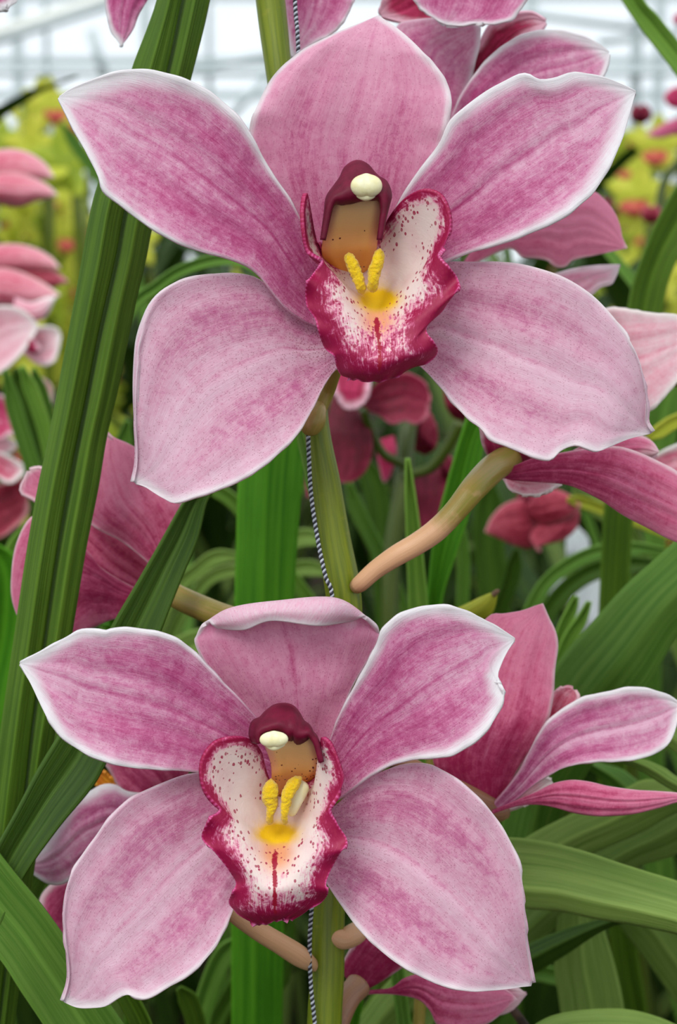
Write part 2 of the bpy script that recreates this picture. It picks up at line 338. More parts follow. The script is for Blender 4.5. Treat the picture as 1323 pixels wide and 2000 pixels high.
def leaf(parent, mat, A, B, z=(0, 0), fold=4.0, ext=None, nu=60, nv=14, thick=0.0007, seed=0, name='leaf', midv=0.0, extw=0.012, rib=1.0):
    """strap leaf between two traced margins; z = depth offset mm at first / last point (or keys); ext = world point where it roots"""
    a = spline(A, nu); b = spline(B, nu)
    u = np.linspace(0, 1, nu + 1)[:, None]; v = np.linspace(-1, 1, nv + 1)[None, :]; t = (v + 1) / 2
    keys = z if isinstance(z[0], (tuple, list)) else ((0, z[0]), (1, z[1]))
    px = a[:, 0:1] * (1 - t) + b[:, 0:1] * t; py = a[:, 1:2] * (1 - t) + b[:, 1:2] * t
    dz = kf(u, keys) + fold * (1 - np.abs(v - midv)) + 0.07 * np.sin(v * 13 + seed) * rib
    P = atn(px, py, D0 + dz / 1000.0)
    if ext is not None:
        last = P[-1]; prev = P[-3]; ce = last.mean(0); tan = (ce - prev.mean(0)); tan /= np.linalg.norm(tan)
        E = np.array(ext); L = np.linalg.norm(E - ce); n2 = 14; rows = []
        wv = last[-1] - last[0]; wdir = wv / (np.linalg.norm(wv) + 1e-9); w0 = np.linalg.norm(wv)
        off0 = last - ce
        for k in range(1, n2 + 1):
            s = k / n2
            p0, p1, p2 = ce, ce + tan * L * 0.45, E
            c = (1 - s) ** 2 * p0 + 2 * s * (1 - s) * p1 + s * s * p2
            rows.append(c + off0 * (1 - s + s * min(1.0, extw / max(w0, 1e-3))))
        P = np.concatenate([P, np.array(rows)], 0)
    n = P.shape[0]; Pm = P.reshape(-1, 3)
    cen = P[:, nv // 2]; Lc = np.r_[0, np.cumsum(np.linalg.norm(np.diff(cen, axis=0), axis=1))][:, None] * 1000
    wd = np.linalg.norm(P[:, -1] - P[:, 0], axis=1).max() * 1000
    flow = np.stack([Lc + 0 * v + seed * 53, v * wd / 2 + 0 * Lc + seed * 17], -1).reshape(-1, 2)
    pg = np.exp(-((v - midv) / 0.05) ** 2) * 0.9 + 0.8 * np.exp(-((1 - np.abs(v)) / 0.03)) + 0 * Lc
    pig = np.stack([pg, 0 * pg, 0 * pg], -1).reshape(-1, 3)
    F = gridF(n - 1, nv); i0 = (nu // 2) * (nv + 1) + 2
    nn = np.cross(Pm[i0 + 1] - Pm[i0], Pm[i0 + nv + 1] - Pm[i0])
    if np.dot(nn, _f) > 0: F = [f[::-1] for f in F]
    return mesh_obj(name, Pm, F, mat, parent, uv=flow, pig=pig, solid=thick)

def tube_w(parent, name, mat, P, R, seg=18, grad=None, flat=1.0, caps=True, label=None):
    """tube through world points P with radii R (m)"""
    P = np.asarray(P, float); n = len(P); T = np.gradient(P, axis=0); T /= np.linalg.norm(T, axis=1)[:, None]
    ref = np.array([0.0, 1.0, 0.0]); V = []; R = np.asarray(R, float)
    ang = np.linspace(0, 2 * math.pi, seg, endpoint=False)
    for i in range(n):
        e1 = np.cross(ref, T[i]); e1 /= (np.linalg.norm(e1) + 1e-9); e2 = np.cross(T[i], e1)
        V.append(P[i] + R[i] * (np.cos(ang)[:, None] * e1 + flat * np.sin(ang)[:, None] * e2))
    V = np.concatenate(V); F = []
    for i in range(n - 1):
        for j in range(seg):
            k = (j + 1) % seg; F.append((i * seg + j, i * seg + k, (i + 1) * seg + k, (i + 1) * seg + j))
    if caps: F += [tuple(range(seg))[::-1], tuple((n - 1) * seg + j for j in range(seg))]
    L = np.r_[0, np.cumsum(np.linalg.norm(np.diff(P, axis=0), axis=1))] * 1000
    uvv = np.stack([np.repeat(L, seg), np.tile(np.abs(np.linspace(-1, 1, seg)) * 6, n)], -1)
    g = np.zeros(n) if grad is None else np.interp(np.linspace(0, 1, n), *zip(*grad))
    pig = np.repeat(np.stack([g, g * 0, g * 0], -1), seg, axis=0)
    o = mesh_obj(name, V, F, mat, parent, uv=uvv, pig=pig)
    if label: o['label'] = label
    return o
def tube(parent, name, mat, pts, n=40, seg=18, grad=None, flat=1.0, ext=None, label=None, round_end=False):
    """tube through (px, py, mm, radius px)"""
    Q = spline(pts, n); d = D0 + Q[:, 2] / 1000.0
    P = atn(Q[:, 0], Q[:, 1], d); R = Q[:, 3] * d / FPX
    if round_end:
        s = np.linspace(0, 1, n + 1); k = 0.14
        f = np.sqrt(np.clip(1 - (1 - np.clip(s / k, 0, 1)) ** 2, 0.002, 1)) * np.sqrt(np.clip(1 - (1 - np.clip((1 - s) / k, 0, 1)) ** 2, 0.002, 1)); R = R * f
    if ext is not None:
        s = np.linspace(0, 1, 20)[1:, None]; E = np.array(ext); tan = P[-1] - P[-3]; tan /= np.linalg.norm(tan); L = np.linalg.norm(E - P[-1])
        X = (1 - s) ** 2 * P[-1] + 2 * s * (1 - s) * (P[-1] + tan * L * 0.4) + s * s * E
        P = np.vstack([P, X]); R = np.r_[R, np.full(len(X), R[-1])]
    return tube_w(parent, name, mat, P, R, seg, grad, flat, True, label)
def patch(rows, nu, nv):
    """bicubic surface through rows of (x, y, mm)"""
    R = np.array(rows, float)
    a = np.stack([spline(r, nv, even=False) for r in R])
    return np.stack([spline(a[:, j], nu, even=False) for j in range(nv + 1)], 1)

# ------------------------------------------------------------------ the setting: greenhouse
def box(parent, name, mat, lo, hi, kind=None):
    x0, y0, z0 = lo; x1, y1, z1 = hi
    V = [(x0, y0, z0), (x1, y0, z0), (x1, y1, z0), (x0, y1, z0), (x0, y0, z1), (x1, y0, z1), (x1, y1, z1), (x0, y1, z1)]
    F = [(0, 3, 2, 1), (4, 5, 6, 7), (0, 1, 5, 4), (1, 2, 6, 5), (2, 3, 7, 6), (3, 0, 4, 7)]
    o = mesh_obj(name, V, F, mat, parent, smooth=False); 
    if kind: o['kind'] = kind
    return o
def bar(parent, name, mat, p, q, r, seg=8):
    p, q = np.array(p, float), np.array(q, float)
    P = np.linspace(p, q, 3); return tube_w(parent, name, mat, P, [r] * 3, seg)
GX, GY0, GY1, EAVE, RIDGE = 6.5, -3.0, 15.0, 3.0, 4.6
def soil_floor():
    rng = np.random.RandomState(4); n = 60
    X, Y = np.meshgrid(np.linspace(-GX - .4, GX + .4, n), np.linspace(GY0 - .4, GY1 + .4, n)); Z = rng.rand(n, n) * 0.015 - 0.015
    F = [(i * n + j, i * n + j + 1, (i + 1) * n + j + 1, (i + 1) * n + j) for i in range(n - 1) for j in range(n - 1)]
    o = mesh_obj('floor', np.stack([X, Y, Z], -1).reshape(-1, 3), F, M['soil'], origin=(0, 0, 0), solid=0.1)
    o['kind'] = 'structure'
soil_floor()
def glazed_wall(name, p0, p1, z1, nbay, rails):
    """posts, rails and one pane per bay and storey"""
    p0, p1 = np.array(p0, float), np.array(p1, float)
    w = empty(name, (p0[0], p0[1], 0)); w['kind'] = 'structure'
    for k in range(nbay + 1):
        c = p0 + (p1 - p0) * k / nbay
        box(w, 'post', M['steel'], (c[0] - .035, c[1] - .035, 0), (c[0] + .035, c[1] + .035, z1))
    d = (p1 - p0) / np.linalg.norm(p1 - p0); nrm = np.array([-d[1], d[0]]) * 0.02
    for z in rails:
        q = [p0 - nrm * 1.3, p1 + nrm * 1.3]
        box(w, 'rail', M['steel'], (min(q[0][0], q[1][0]), min(q[0][1], q[1][1]), z - .03), (max(q[0][0], q[1][0]), max(q[0][1], q[1][1]), z + .03))
    zz = [0.04] + list(rails[1:])
    for k in range(nbay):
        a = p0 + (p1 - p0) * (k + .03) / nbay; b = p0 + (p1 - p0) * (k + .97) / nbay
        for z0, z2 in zip(zz[:-1], zz[1:]):
            box(w, 'pane', M['glass'], (min(a[0], b[0]) - abs(d[1]) * .004, min(a[1], b[1]) - abs(d[0]) * .004, z0 + .03),
                (max(a[0], b[0]) + abs(d[1]) * .004, max(a[1], b[1]) + abs(d[0]) * .004, z2 - .03))
    return w
glazed_wall('wall_back', (-GX, GY1), (GX, GY1), EAVE, 13, [0.03, 0.62, 1.08, 1.36, 1.62, 2.1, EAVE - .03])
glazed_wall('wall_left', (-GX, GY0), (-GX, GY1), EAVE, 9, [0.03, 1.2, EAVE - .03])
glazed_wall('wall_right', (GX, GY0), (GX, GY1), EAVE, 9, [0.03, 1.2, EAVE - .03])
glazed_wall('wall_front', (-GX, GY0), (GX, GY0), EAVE, 6, [0.03, 1.2, EAVE - .03])
roof = empty('ceiling', (0, 0, EAVE)); roof['kind'] = 'structure'
for k in range(10):
    y = GY0 + (GY1 - GY0) * k / 9
    for s in (-1, 1): bar(roof, 'rafter', M['steel'], (s * GX, y, EAVE), (0, y, RIDGE), 0.03)
    if k < 9:
        for s in (-1, 1):
            y2 = GY0 + (GY1 - GY0) * (k + 1) / 9
            V = [(s * GX, y + .05, EAVE + .04), (0, y + .05, RIDGE + .04), (0, y2 - .05, RIDGE + .04), (s * GX, y2 - .05, EAVE + .04)]
            V = V + [(a, b, c + .006) for a, b, c in V]
            mesh_obj('pane', V, [(0, 1, 2, 3), (7, 6, 5, 4), (0, 4, 5, 1), (1, 5, 6, 2), (2, 6, 7, 3), (3, 7, 4, 0)], M['glass'], roof, smooth=False)
bar(roof, 'ridge_beam', M['steel'], (0, GY0, RIDGE), (0, GY1, RIDGE), 0.05)
# frame of pipes inside the house, standing on the floor
def pf(px, py, d): return tuple(at(px, py, d))
fr = empty('trim_1', (-3, 8.6, 0)); fr['kind'] = 'structure'
zr = at(100, 142, 8.6).z
bar(fr, 'crossbar', M['steel'], (-GX, at(100, 142, 8.6).y, zr), (GX, at(100, 142, 8.6).y, zr), 0.016)
for px in (90, 408, 1245):
    q = at(px, 60, 8.6); bar(fr, 'post', M['steel'], (q.x, q.y, 0), (q.x, q.y, 3.2), 0.026 if px > 1000 else 0.014)
bar(fr, 'brace', M['steel'], pf(-120, 118, 7.8), pf(260, -6, 7.8), 0.018)
bar(fr, 'brace', M['panel'], pf(-120, 104, 8.0), pf(300, -34, 8.0), 0.03)
bar(fr, 'brace', M['steel'], pf(330, 140, 9.0), pf(600, 96, 9.0), 0.018)
bar(fr, 'brace', M['steel'], pf(452, 226, 8.4), pf(520, 150, 8.4), 0.016)
bar(fr, 'brace', M['steel'], pf(1000, 22, 7.6), pf(1250, 56, 7.6), 0.016)
bar(fr, 'brace', M['steel'], pf(1170, 82, 9.6), pf(1340, 60, 9.6), 0.02)
bar(fr, 'brace', M['steel'], pf(178, 60, 8.0), pf(205, 150, 8.0), 0.02)

# ------------------------------------------------------------------ the main spike with its blooms
spike = empty('orchid_spike', at(640, 1190, D0 + 0.03), None, 'thick olive green orchid spike carrying the two big front blooms with yellow throats', 'orchid flower')
G0 = (0.0, 0.52, 0.0)
tube(spike, 'stem', M['stem'], [(505, -260, 34, 29), (520, -80, 34, 29), (533, 40, 34, 28.5), (548, 160, 33, 26), (575, 350, 32, 26), (600, 600, 31, 25), (617, 820, 30, 25),
     (636, 940, 30, 29), (652, 1050, 30, 33), (672, 1170, 30, 35), (672, 1300, 32, 32), (655, 1500, 34, 31), (643, 1780, 34, 31), (640, 1900, 34, 33), (634, 2000, 34, 34), (625, 2300, 34, 36)], 150, 28, ext=G0)
tube(spike, 'pedicel', M['pedicel'], [(672, 660, 12, 20), (662, 700, 14, 16), (650, 735, 18, 14), (640, 762, 22, 15), (622, 795, 22, 18), (612, 815, 20, 20), (611, 828, 20, 18)], 44, 18, grad=((0, 0), (0.6, 0.1), (1, 0.35)), label='short curved olive pedicel behind the upper bloom')
tube(spike, 'node_sheath', M['pedicel'], [(625, 792, 22, 12), (617, 806, 19, 21), (612, 822, 18, 24), (606, 834, 19, 21), (604, 839, 21, 14)], 20, 18, grad=((0, 0.5), (1, 0.2)), round_end=True)
tube(spike, 'pedicel', M['pedicel'], [(697, 1145, 26, 15), (706, 1138, 24, 17), (735, 1112, 23, 18.5), (775, 1085, 22, 21), (815, 1062, 22, 22), (852, 1036, 22, 23), (888, 1000, 22, 23), (925, 955, 24, 26), (958, 920, 34, 28), (982, 902, 44, 27), (1000, 890, 50, 24)], 50, 20,
     grad=((0, 1.2), (0.45, 0.8), (0.6, 0.2), (1, 0.1)), label='long peach and olive pedicel rising to the right')
tube(spike, 'pedicel', M['pedicel'], [(320, 1150, 62, 22), (360, 1172, 58, 24), (420, 1198, 50, 25), (480, 1220, 44, 25), (560, 1265, 38, 24), (650, 1330, 34, 20)], 44, 18, grad=((0, 0.1), (1, 0.5)), label='dusky pedicel reaching left behind the lower bloom')
tube(spike, 'pedicel', M['pedicel'], [(430, 1762, 14, 14), (462, 1790, 18, 16), (505, 1818, 22, 19), (545, 1842, 25, 20), (583, 1866, 28, 21), (600, 1878, 30, 17), (620, 1890, 33, 10)], 40, 18, grad=((0, 1.0), (1, 1.0)), label='peach pedicel below the lower bloom')
tube(spike, 'pedicel', M['pedicel'], [(645, 1822, 32, 14), (668, 1834, 32, 20), (690, 1826, 34, 22), (706, 1815, 38, 20)], 20, 18, grad=((0, 1.0), (1, 1.0)), round_end=True)
tube(spike, 'pedicel', M['pedicel_red'], [(648, 2040, 40, 24), (660, 1992, 42, 25), (680, 1950, 46, 24), (700, 1925, 50, 26)], 20, 18)
tube(spike, 'pedicel', M['pedicel_red'], [(690, 1420, 34, 18), (800, 1500, 40, 22), (900, 1550, 46, 24), (962, 1582, 52, 24), (985, 1580, 54, 20)], 30, 18)

WH = lambda a, b, c: ((0, 0), (0.3, a), (0.6, b), (0.9, c), (1, c))
# ---- upper bloom
fu = empty('flower', at(690, 600, D0 + 0.012), spike, 'upper wide open pink bloom with upright top sepal')
petal(fu, 'dorsal_sepal', M['dorsal'], [(640, 560), (585, 450), (530, 380), (498, 320), (488, 275), (489, 248), (496, 222), (510, 190), (528, 156), (550, 130), (570, 113), (592, 96), (622, 80), (660, 62), (700, 46), (738, 30)],
      [(725, 560), (778, 455), (820, 385), (852, 322), (868, 272), (877, 235), (882, 192), (874, 162), (857, 134), (832, 107), (808, 82), (778, 56), (740, 30)],
      z=6, prof=((0, 6), (0.3, 2), (0.6, -2), (0.85, -1), (1, 5)), cup=-2.5, rib=0.8, wA=WH(0.5, 1.2, 3.2), wB=WH(0.7, 1.4, 1.2), deep=0.48, basedeep=0.25, speck=0.5, seed=1, rolls=((-1, 0.55, 1.05, 5.0, 0.22),))
petal(fu, 'petal', M['petal'], [(655, 575), (618, 505), (598, 450), (565, 388), (532, 340), (503, 287), (470, 235), (440, 205), (410, 180), (370, 160), (330, 146), (290, 137), (250, 137), (210, 146), (170, 160), (138, 174), (115, 190)],
      [(670, 650), (612, 635), (580, 618), (555, 598), (530, 568), (505, 536), (478, 516), (430, 500), (385, 489), (340, 470), (280, 435), (238, 402), (205, 375), (192, 345), (175, 310), (150, 265), (128, 222), (113, 192)],
      z=0, prof=((0, 10), (0.2, 3), (0.5, -3), (0.8, -3), (1, 1)), cup=-3.0, wA=((0, 0), (0.25, 0.5), (0.5, 1.5), (0.75, 3.6), (1, 4.2)), wB=WH(0.3, 1.0, 1.6), deep=0.62, basedeep=0.3, speck=0.9, seed=2, tipw=1.2)
petal(fu, 'petal', M['petal'], [(735, 620), (745, 500), (755, 450), (775, 405), (802, 360), (834, 315), (862, 275), (880, 237), (908, 212), (942, 184), (982, 161), (1012, 147), (1030, 146), (1052, 155), (1085, 152), (1115, 141), (1135, 141), (1180, 151), (1212, 163), (1243, 178)],
      [(760, 640), (820, 545), (866, 514), (905, 498), (950, 484), (995, 470), (1051, 449), (1101, 424), (1135, 398), (1163, 372), (1192, 325), (1212, 283), (1222, 255), (1230, 225), (1242, 181)],
      z=0, prof=((0, 9), (0.2, 3), (0.5, -3), (0.8, -2), (1, 1)), cup=-3.0, wA=((0, 0), (0.25, 0.4), (0.5, 1.6), (0.75, 2.4), (1, 2.6)), wB=((0, 0), (0.3, 0.7), (0.5, 1.6), (0.8, 3.4), (1, 2.6)), deep=0.60, basedeep=0.25, speck=0.7, seed=3, tipw=1.0)
petal(fu, 'lateral_sepal', M['lateral'], [(700, 655), (640, 640), (606, 633), (575, 614), (550, 592), (527, 566), (506, 546), (478, 536), (430, 534), (390, 537), (350, 548), (315, 567), (291, 593), (275, 628), (265, 662), (261, 700), (259, 755), (261, 815), (266, 865), (267, 905), (262, 942)],
      [(700, 690), (672, 712), (656, 722), (643, 738), (630, 760), (612, 797), (596, 826), (578, 852), (555, 875), (528, 900), (495, 923), (460, 943), (420, 959), (380, 972), (342, 983), (320, 974), (300, 962), (283, 951), (264, 944)],
      z=5, prof=((0, 6), (0.2, 2), (0.5, -3), (0.8, -3), (1, 1)), cup=-2.5, wA=((0, 0), (0.3, 0.4), (0.6, 0.9), (1, 0.5)), wB=((0, 0), (0.3, 0.7), (0.6, 1.0), (1, 2.0)), deep=0.48, basedeep=0.3, speck=1.2, paleband=0.35, seed=4, crease=(-1, 0.45, 1.2, 0.90), nv=72, tipw=0.8)
petal(fu, 'lateral_sepal', M['lateral'], [(770, 640), (815, 585), (845, 530), (870, 512), (920, 511), (971, 511), (1010, 514), (1050, 523), (1095, 538), (1132, 558), (1163, 581), (1192, 611), (1217, 643), (1238, 678), (1252, 712), (1261, 752), (1265, 790), (1262, 822), (1274, 845)],
      [(770, 690), (800, 704), (820, 714), (846, 740), (864, 760), (882, 783), (911, 815), (936, 834), (961, 860), (986, 870), (1010, 880), (1040, 892), (1073, 899), (1092, 884), (1110, 874), (1128, 870), (1150, 878), (1168, 882), (1192, 873), (1231, 857), (1272, 847)],
      z=5, prof=((0, 5), (0.2, 1), (0.5, -4), (0.8, -3), (1, 3)), cup=-2.0, wA=((0, 0), (0.3, 0.5), (0.6, 0.8), (1, 0.8)), wB=((0, 0), (0.3, 1.0), (0.6, 1.2), (1, 1.6)), deep=0.40, basedeep=0.3, speck=0.8, paleband=0.3, seed=5, crease=(-1, 0.68, 1.2, 0.92), nv=72, tipw=0.8)

# ---- lower bloom
fl = empty('flower', at(560, 1560, D0 + 0.012), spike, 'lower wide open pink bloom whose top sepal folds forward')
def folded_sepal():
    rows = [
     [(560, 1520, 16), (575, 1520, 14), (590, 1520, 12), (605, 1520, 14), (622, 1520, 16)],
     [(505, 1420, 8), (545, 1420, 9), (585, 1420, 8), (620, 1420, 9), (652, 1440, 8)],
     [(448, 1350, 7), (515, 1350, 5), (580, 1345, 5), (640, 1350, 5), (684, 1345, 7)],
     [(405, 1298, 6), (485, 1290, 3), (572, 1285, 3), (660, 1288, 4), (716, 1290, 7)],
     [(386, 1262, 6), (465, 1245, 2), (560, 1240, 1), (672, 1240, 2), (738, 1248, 7)],
     [(384, 1243, 6), (455, 1212, 2), (548, 1200, 0), (672, 1205, 2), (741, 1236, 7)],
     [(390, 1226, 4.5), (448, 1192, 1), (540, 1178, -1), (660, 1172, 0), (738, 1222, 5)],
     [(398, 1216, 3), (450, 1187, -2), (538, 1173, -4), (655, 1168, -3), (726, 1210, 3)],
     [(408, 1214, 1), (455, 1194, -4), (535, 1182, -6), (650, 1176, -6), (715, 1203, 1)],
     [(414, 1221, 0), (462, 1212, -5), (532, 1196, -7), (640, 1198, -7), (705, 1207, 0)],
     [(424, 1228, 1), (476, 1231, -4), (531, 1213, -6), (622, 1223, -6), (688, 1214, 1)]]
    nu, nv = 90, 50; G = patch(rows, nu, nv); px, py, dz = G[..., 0], G[..., 1], G[..., 2]
    P = atn(px, py, D0 + (dz + 6) / 1000).reshape(-1, 3); G3 = P.reshape(nu + 1, nv + 1, 3)
    u = np.linspace(0, 1, nu + 1)[:, None] + 0 * px; v = np.linspace(-1, 1, nv + 1)[None] + 0 * px
    dS = np.minimum(*(np.linalg.norm(P[:, None] - G3[None, :, k], axis=2).min(1) for k in (0, -1))).reshape(px.shape) * 1000
    dT = np.linalg.norm(P[:, None] - G3[None, -1, :], axis=2).min(1).reshape(px.shape) * 1000
    w = np.clip(np.maximum(1 - dS / (0.3 + 2.4 * u), 1 - dT / 3.2), 0, 1)
    w = np.where(u > 0.62, np.maximum(w, 0.46 + 0 * w), w)
    dp = 0.5 + 0.3 * np.exp(-u / 0.2) - 0.2 * (u > 0.6) + 0.3 * np.exp(-(v / 0.03) ** 2) * (u < 0.6)
    pig = np.stack([w, dp, 0.35 * np.exp(-u / 0.2) + 0.06], -1).reshape(-1, 3)
    flow = np.stack([u * 45, v * 16], -1).reshape(-1, 2)
    F = gridF(nu, nv)
    mesh_obj('dorsal_sepal', P, [f[::-1] for f in F], M['dorsal'], fl, uv=flow, pig=pig, solid=0.0009, soff=-1)
folded_sepal()
petal(fl, 'petal', M['petal'], [(545, 1450), (500, 1402), (470, 1368), (440, 1338), (405, 1302), (372, 1268), (342, 1248), (300, 1235), (250, 1228), (222, 1230), (208, 1235), (185, 1231), (160, 1231), (135, 1242), (100, 1262), (70, 1278), (38, 1294)],
      [(550, 1540), (480, 1530), (430, 1515), (392, 1509), (350, 1505), (300, 1502), (250, 1498), (210, 1488), (165, 1471), (122, 1441), (105, 1420), (90, 1398), (75, 1368), (62, 1340), (39, 1296)],
      z=0, prof=((0, 10), (0.2, 3), (0.5, -3), (0.8, -3), (1, 0)), cup=-3.0, wA=((0, 0), (0.3, 0.5), (0.5, 1.0), (0.75, 1.8), (1, 2.4)), wB=((0, 0), (0.3, 0.4), (0.6, 1.4), (0.85, 2.4), (1, 2.2)), deep=0.60, basedeep=0.25, speck=0.7, seed=6, tipw=1.0)
petal(fl, 'petal', M['petal'], [(610, 1500), (642, 1450), (660, 1405), (685, 1355), (708, 1315), (730, 1272), (743, 1238), (757, 1220), (786, 1198), (820, 1187), (860, 1183), (900, 1189), (930, 1201), (960, 1217), (985, 1233), (1007, 1248)],
      [(620, 1580), (665, 1558), (690, 1540), (722, 1516), (760, 1496), (800, 1485), (841, 1480), (880, 1476), (911, 1460), (943, 1435), (971, 1397), (984, 1362), (976, 1345), (973, 1320), (980, 1298), (990, 1276), (1006, 1250)],
      z=0, prof=((0, 9), (0.2, 3), (0.5, -3), (0.8, -2), (1, 1)), cup=-2.6, wA=((0, 0), (0.3, 0.8), (0.5, 1.7), (0.75, 2.3), (1, 2.3)), wB=((0, 0), (0.3, 0.8), (0.55, 2.2), (0.8, 2.6), (1, 1.6)), deep=0.62, basedeep=0.25, speck=1.0, seed=7, tipw=1.0)
petal(fl, 'lateral_sepal', M['lateral'], [(545, 1560), (470, 1525), (430, 1512), (392, 1511), (355, 1518), (318, 1532), (285, 1545), (255, 1560), (215, 1598), (180, 1645), (147, 1692), (132, 1725), (124, 1760), (122, 1800), (127, 1845), (134, 1895), (132, 1925), (124, 1956)],
      [(550, 1640), (510, 1690), (468, 1745), (455, 1780), (440, 1812), (425, 1842), (405, 1870), (372, 1902), (330, 1928), (290, 1950), (270, 1949), (248, 1943), (228, 1952), (205, 1966), (178, 1969), (150, 1968), (126, 1958)],
      z=5, prof=((0, 6), (0.2, 2), (0.5, -3), (0.8, -3), (1, 1)), cup=-2.5, wA=((0, 0), (0.3, 0.3), (0.6, 0.5), (1, 0.5)), wB=((0, 0), (0.3, 0.6), (0.6, 1.1), (1, 1.8)), deep=0.56, basedeep=0.2, speck=0.5, paleband=0.4, seed=8, crease=(-1, 0.62, 1.2, 0.90), nv=72, tipw=0.6)
petal(fl, 'lateral_sepal', M['lateral'], [(600, 1610), (640, 1585), (672, 1558), (705, 1530), (750, 1505), (800, 1492), (835, 1493), (860, 1502), (897, 1525), (942, 1566), (972, 1601), (1000, 1650), (1016, 1695), (1023, 1740), (1028, 1800), (1031, 1855), (1040, 1920)],
      [(590, 1660), (620, 1700), (644, 1735), (662, 1762), (700, 1814), (746, 1859), (796, 1894), (851, 1921), (885, 1931), (921, 1937), (950, 1936), (975, 1934), (1000, 1931), (1018, 1928), (1038, 1926)],
      z=5, prof=((0, 5), (0.2, 1), (0.5, -4), (0.8, -3), (1, 3)), cup=-2.0, wA=((0, 0), (0.3, 0.4), (0.6, 0.6), (1, 0.5)), wB=((0, 0), (0.3, 1.0), (0.6, 1.2), (1, 1.0)), deep=0.60, basedeep=0.2, speck=0.9, paleband=0.4, seed=9, crease=(-1, 0.66, 1.2, 0.92), nv=72, tipw=0.6)

# ---- lips, columns, anther caps and callus ridges
def lip(parent, T, rows, yc, mid0, z0=0.0, mag=1.0, name='lip', big=(2.6, 3.6), seed=0, mat=None, tipmag=4.2):
    """rows: (L, dL, L1 or None, C, dC, R1 or None, R, dR); T maps zoomed coordinates to pixels"""
    R5 = []
    for L, dL, L1, Cc, dC, R1, R, dR in rows:
        l, c, r = T(*L), T(*Cc), T(*R)
        l1 = (T(*L1[:2]) + (L1[2],)) if L1 else ((l[0] * .5 + c[0] * .5), (l[1] * .5 + c[1] * .5), dC + 0.40 * (dL - dC))
        r1 = (T(*R1[:2]) + (R1[2],)) if R1 else ((r[0] * .5 + c[0] * .5), (r[1] * .5 + c[1] * .5), dC + 0.40 * (dR - dC))
        R5.append([l + (dL,), l1, c + (dC,), r1, r + (dR,)])
    nu, nv = 170, 120; G = patch(R5, nu, nv); px, py, dz = G[..., 0].copy(), G[..., 1].copy(), G[..., 2].copy()
    u = np.linspace(0, 1, nu + 1)[:, None] + 0 * px; v = np.linspace(-1, 1, nv + 1)[None] + 0 * px
    e = np.abs(v) ** 6; rng = np.random.RandomState(seed); ph = rng.rand(4) * 6
    m = np.clip((u - 0.42) / 0.15, 0, 1)
    dz += m * e * 1.0 * (np.sin(u * 46 + ph[0] + v) + 0.4 * np.sin(u * 75 + ph[1]))
    px += e * (1.3 * np.sin(u * 48 + ph[2]) + 0.6 * np.sin(u * 90 + ph[3])) * m * np.sign(v)
    k = np.clip((u - 0.93) / 0.07, 0, 1) ** 2; py += k * (1.5 * np.sin(v * 15) + 0.5 * np.sin(v * 27)); dz += k * 0.7 * np.sin(v * 17 + 1)
    P = atn(px, py, D0 + (dz + z0) / 1000).reshape(-1, 3); G3 = P.reshape(nu + 1, nv + 1, 3)
    dE = np.minimum(*(np.linalg.norm(P[:, None] - G3[None, ::2, k], axis=2).min(1) for k in (0, -1))).reshape(px.shape) * 1000
    dT = np.linalg.norm(P[:, None] - G3[None, -1, ::2], axis=2).min(1).reshape(px.shape) * 1000
    mid = 1 / (1 + np.exp(-(u - mid0) / 0.025))
    wid = big[0] * (1 - mid) + (big[1] + 1.2 * np.clip((u - mid0) * 2.5, 0, 1)) * mid
    mg = np.maximum(1 - dE / wid, (1 - dT / tipmag) * mid)
    mg = np.clip(mg, 0, 1.2) * mag * (0.78 + 0.22 * mid)
    edge_all = np.minimum(dE, dT + 0 * dE)
    rim = np.clip(1 - edge_all / 0.6, 0, 1) * (0.4 + 0.6 * mid)
    yx, yy = T(*yc); yel = np.exp(-((px - yx) / 40.0) ** 2 - ((py - yy) / 20.0) ** 2) * 1.05 + 0.26 * np.exp(-((px - yx) / 44.0) ** 2 - ((py - yy + 22) / 42.0) ** 2)
    pea = np.exp(-((px - yx) / 36.0) ** 2 - ((py - yy - 36) / 44.0) ** 2) * 0.85
    st = np.exp(-((v) / 0.045) ** 2) * np.clip((py - yy - 24) / 16, 0, 1) * np.clip((1.0 - u) * 8, 0, 1) * 1.1
    sp = np.clip(1.0 * (1 - (edge_all - 0.3) / (wid * 1.7)), 0, 0.95) * (0.7 + 0.5 * np.clip(1 - 2 * np.abs(u - 0.25), 0, 1))
    sp = np.maximum(sp, 0.4 * np.exp(-((px - yx) / 34.0) ** 2 - ((py - yy - 50) / 22.0) ** 2))
    pig = np.stack([mg, yel, pea], -1).reshape(-1, 3); pig2 = np.stack([np.clip(st, 0, 1), rim, sp], -1).reshape(-1, 3)
    F = gridF(nu, nv)
    return mesh_obj(name, P, [f[::-1] for f in F], mat or M['lip'], parent, uv=np.stack([u * 40, v * 16], -1).reshape(-1, 2), pig=pig, pig2=pig2, solid=0.0009)
T1 = lambda x, y: (560 + x / 3.576, 290 + y / 3.576)
T2 = lambda x, y: (370 + x / 3.891, 1350 + y / 3.891)
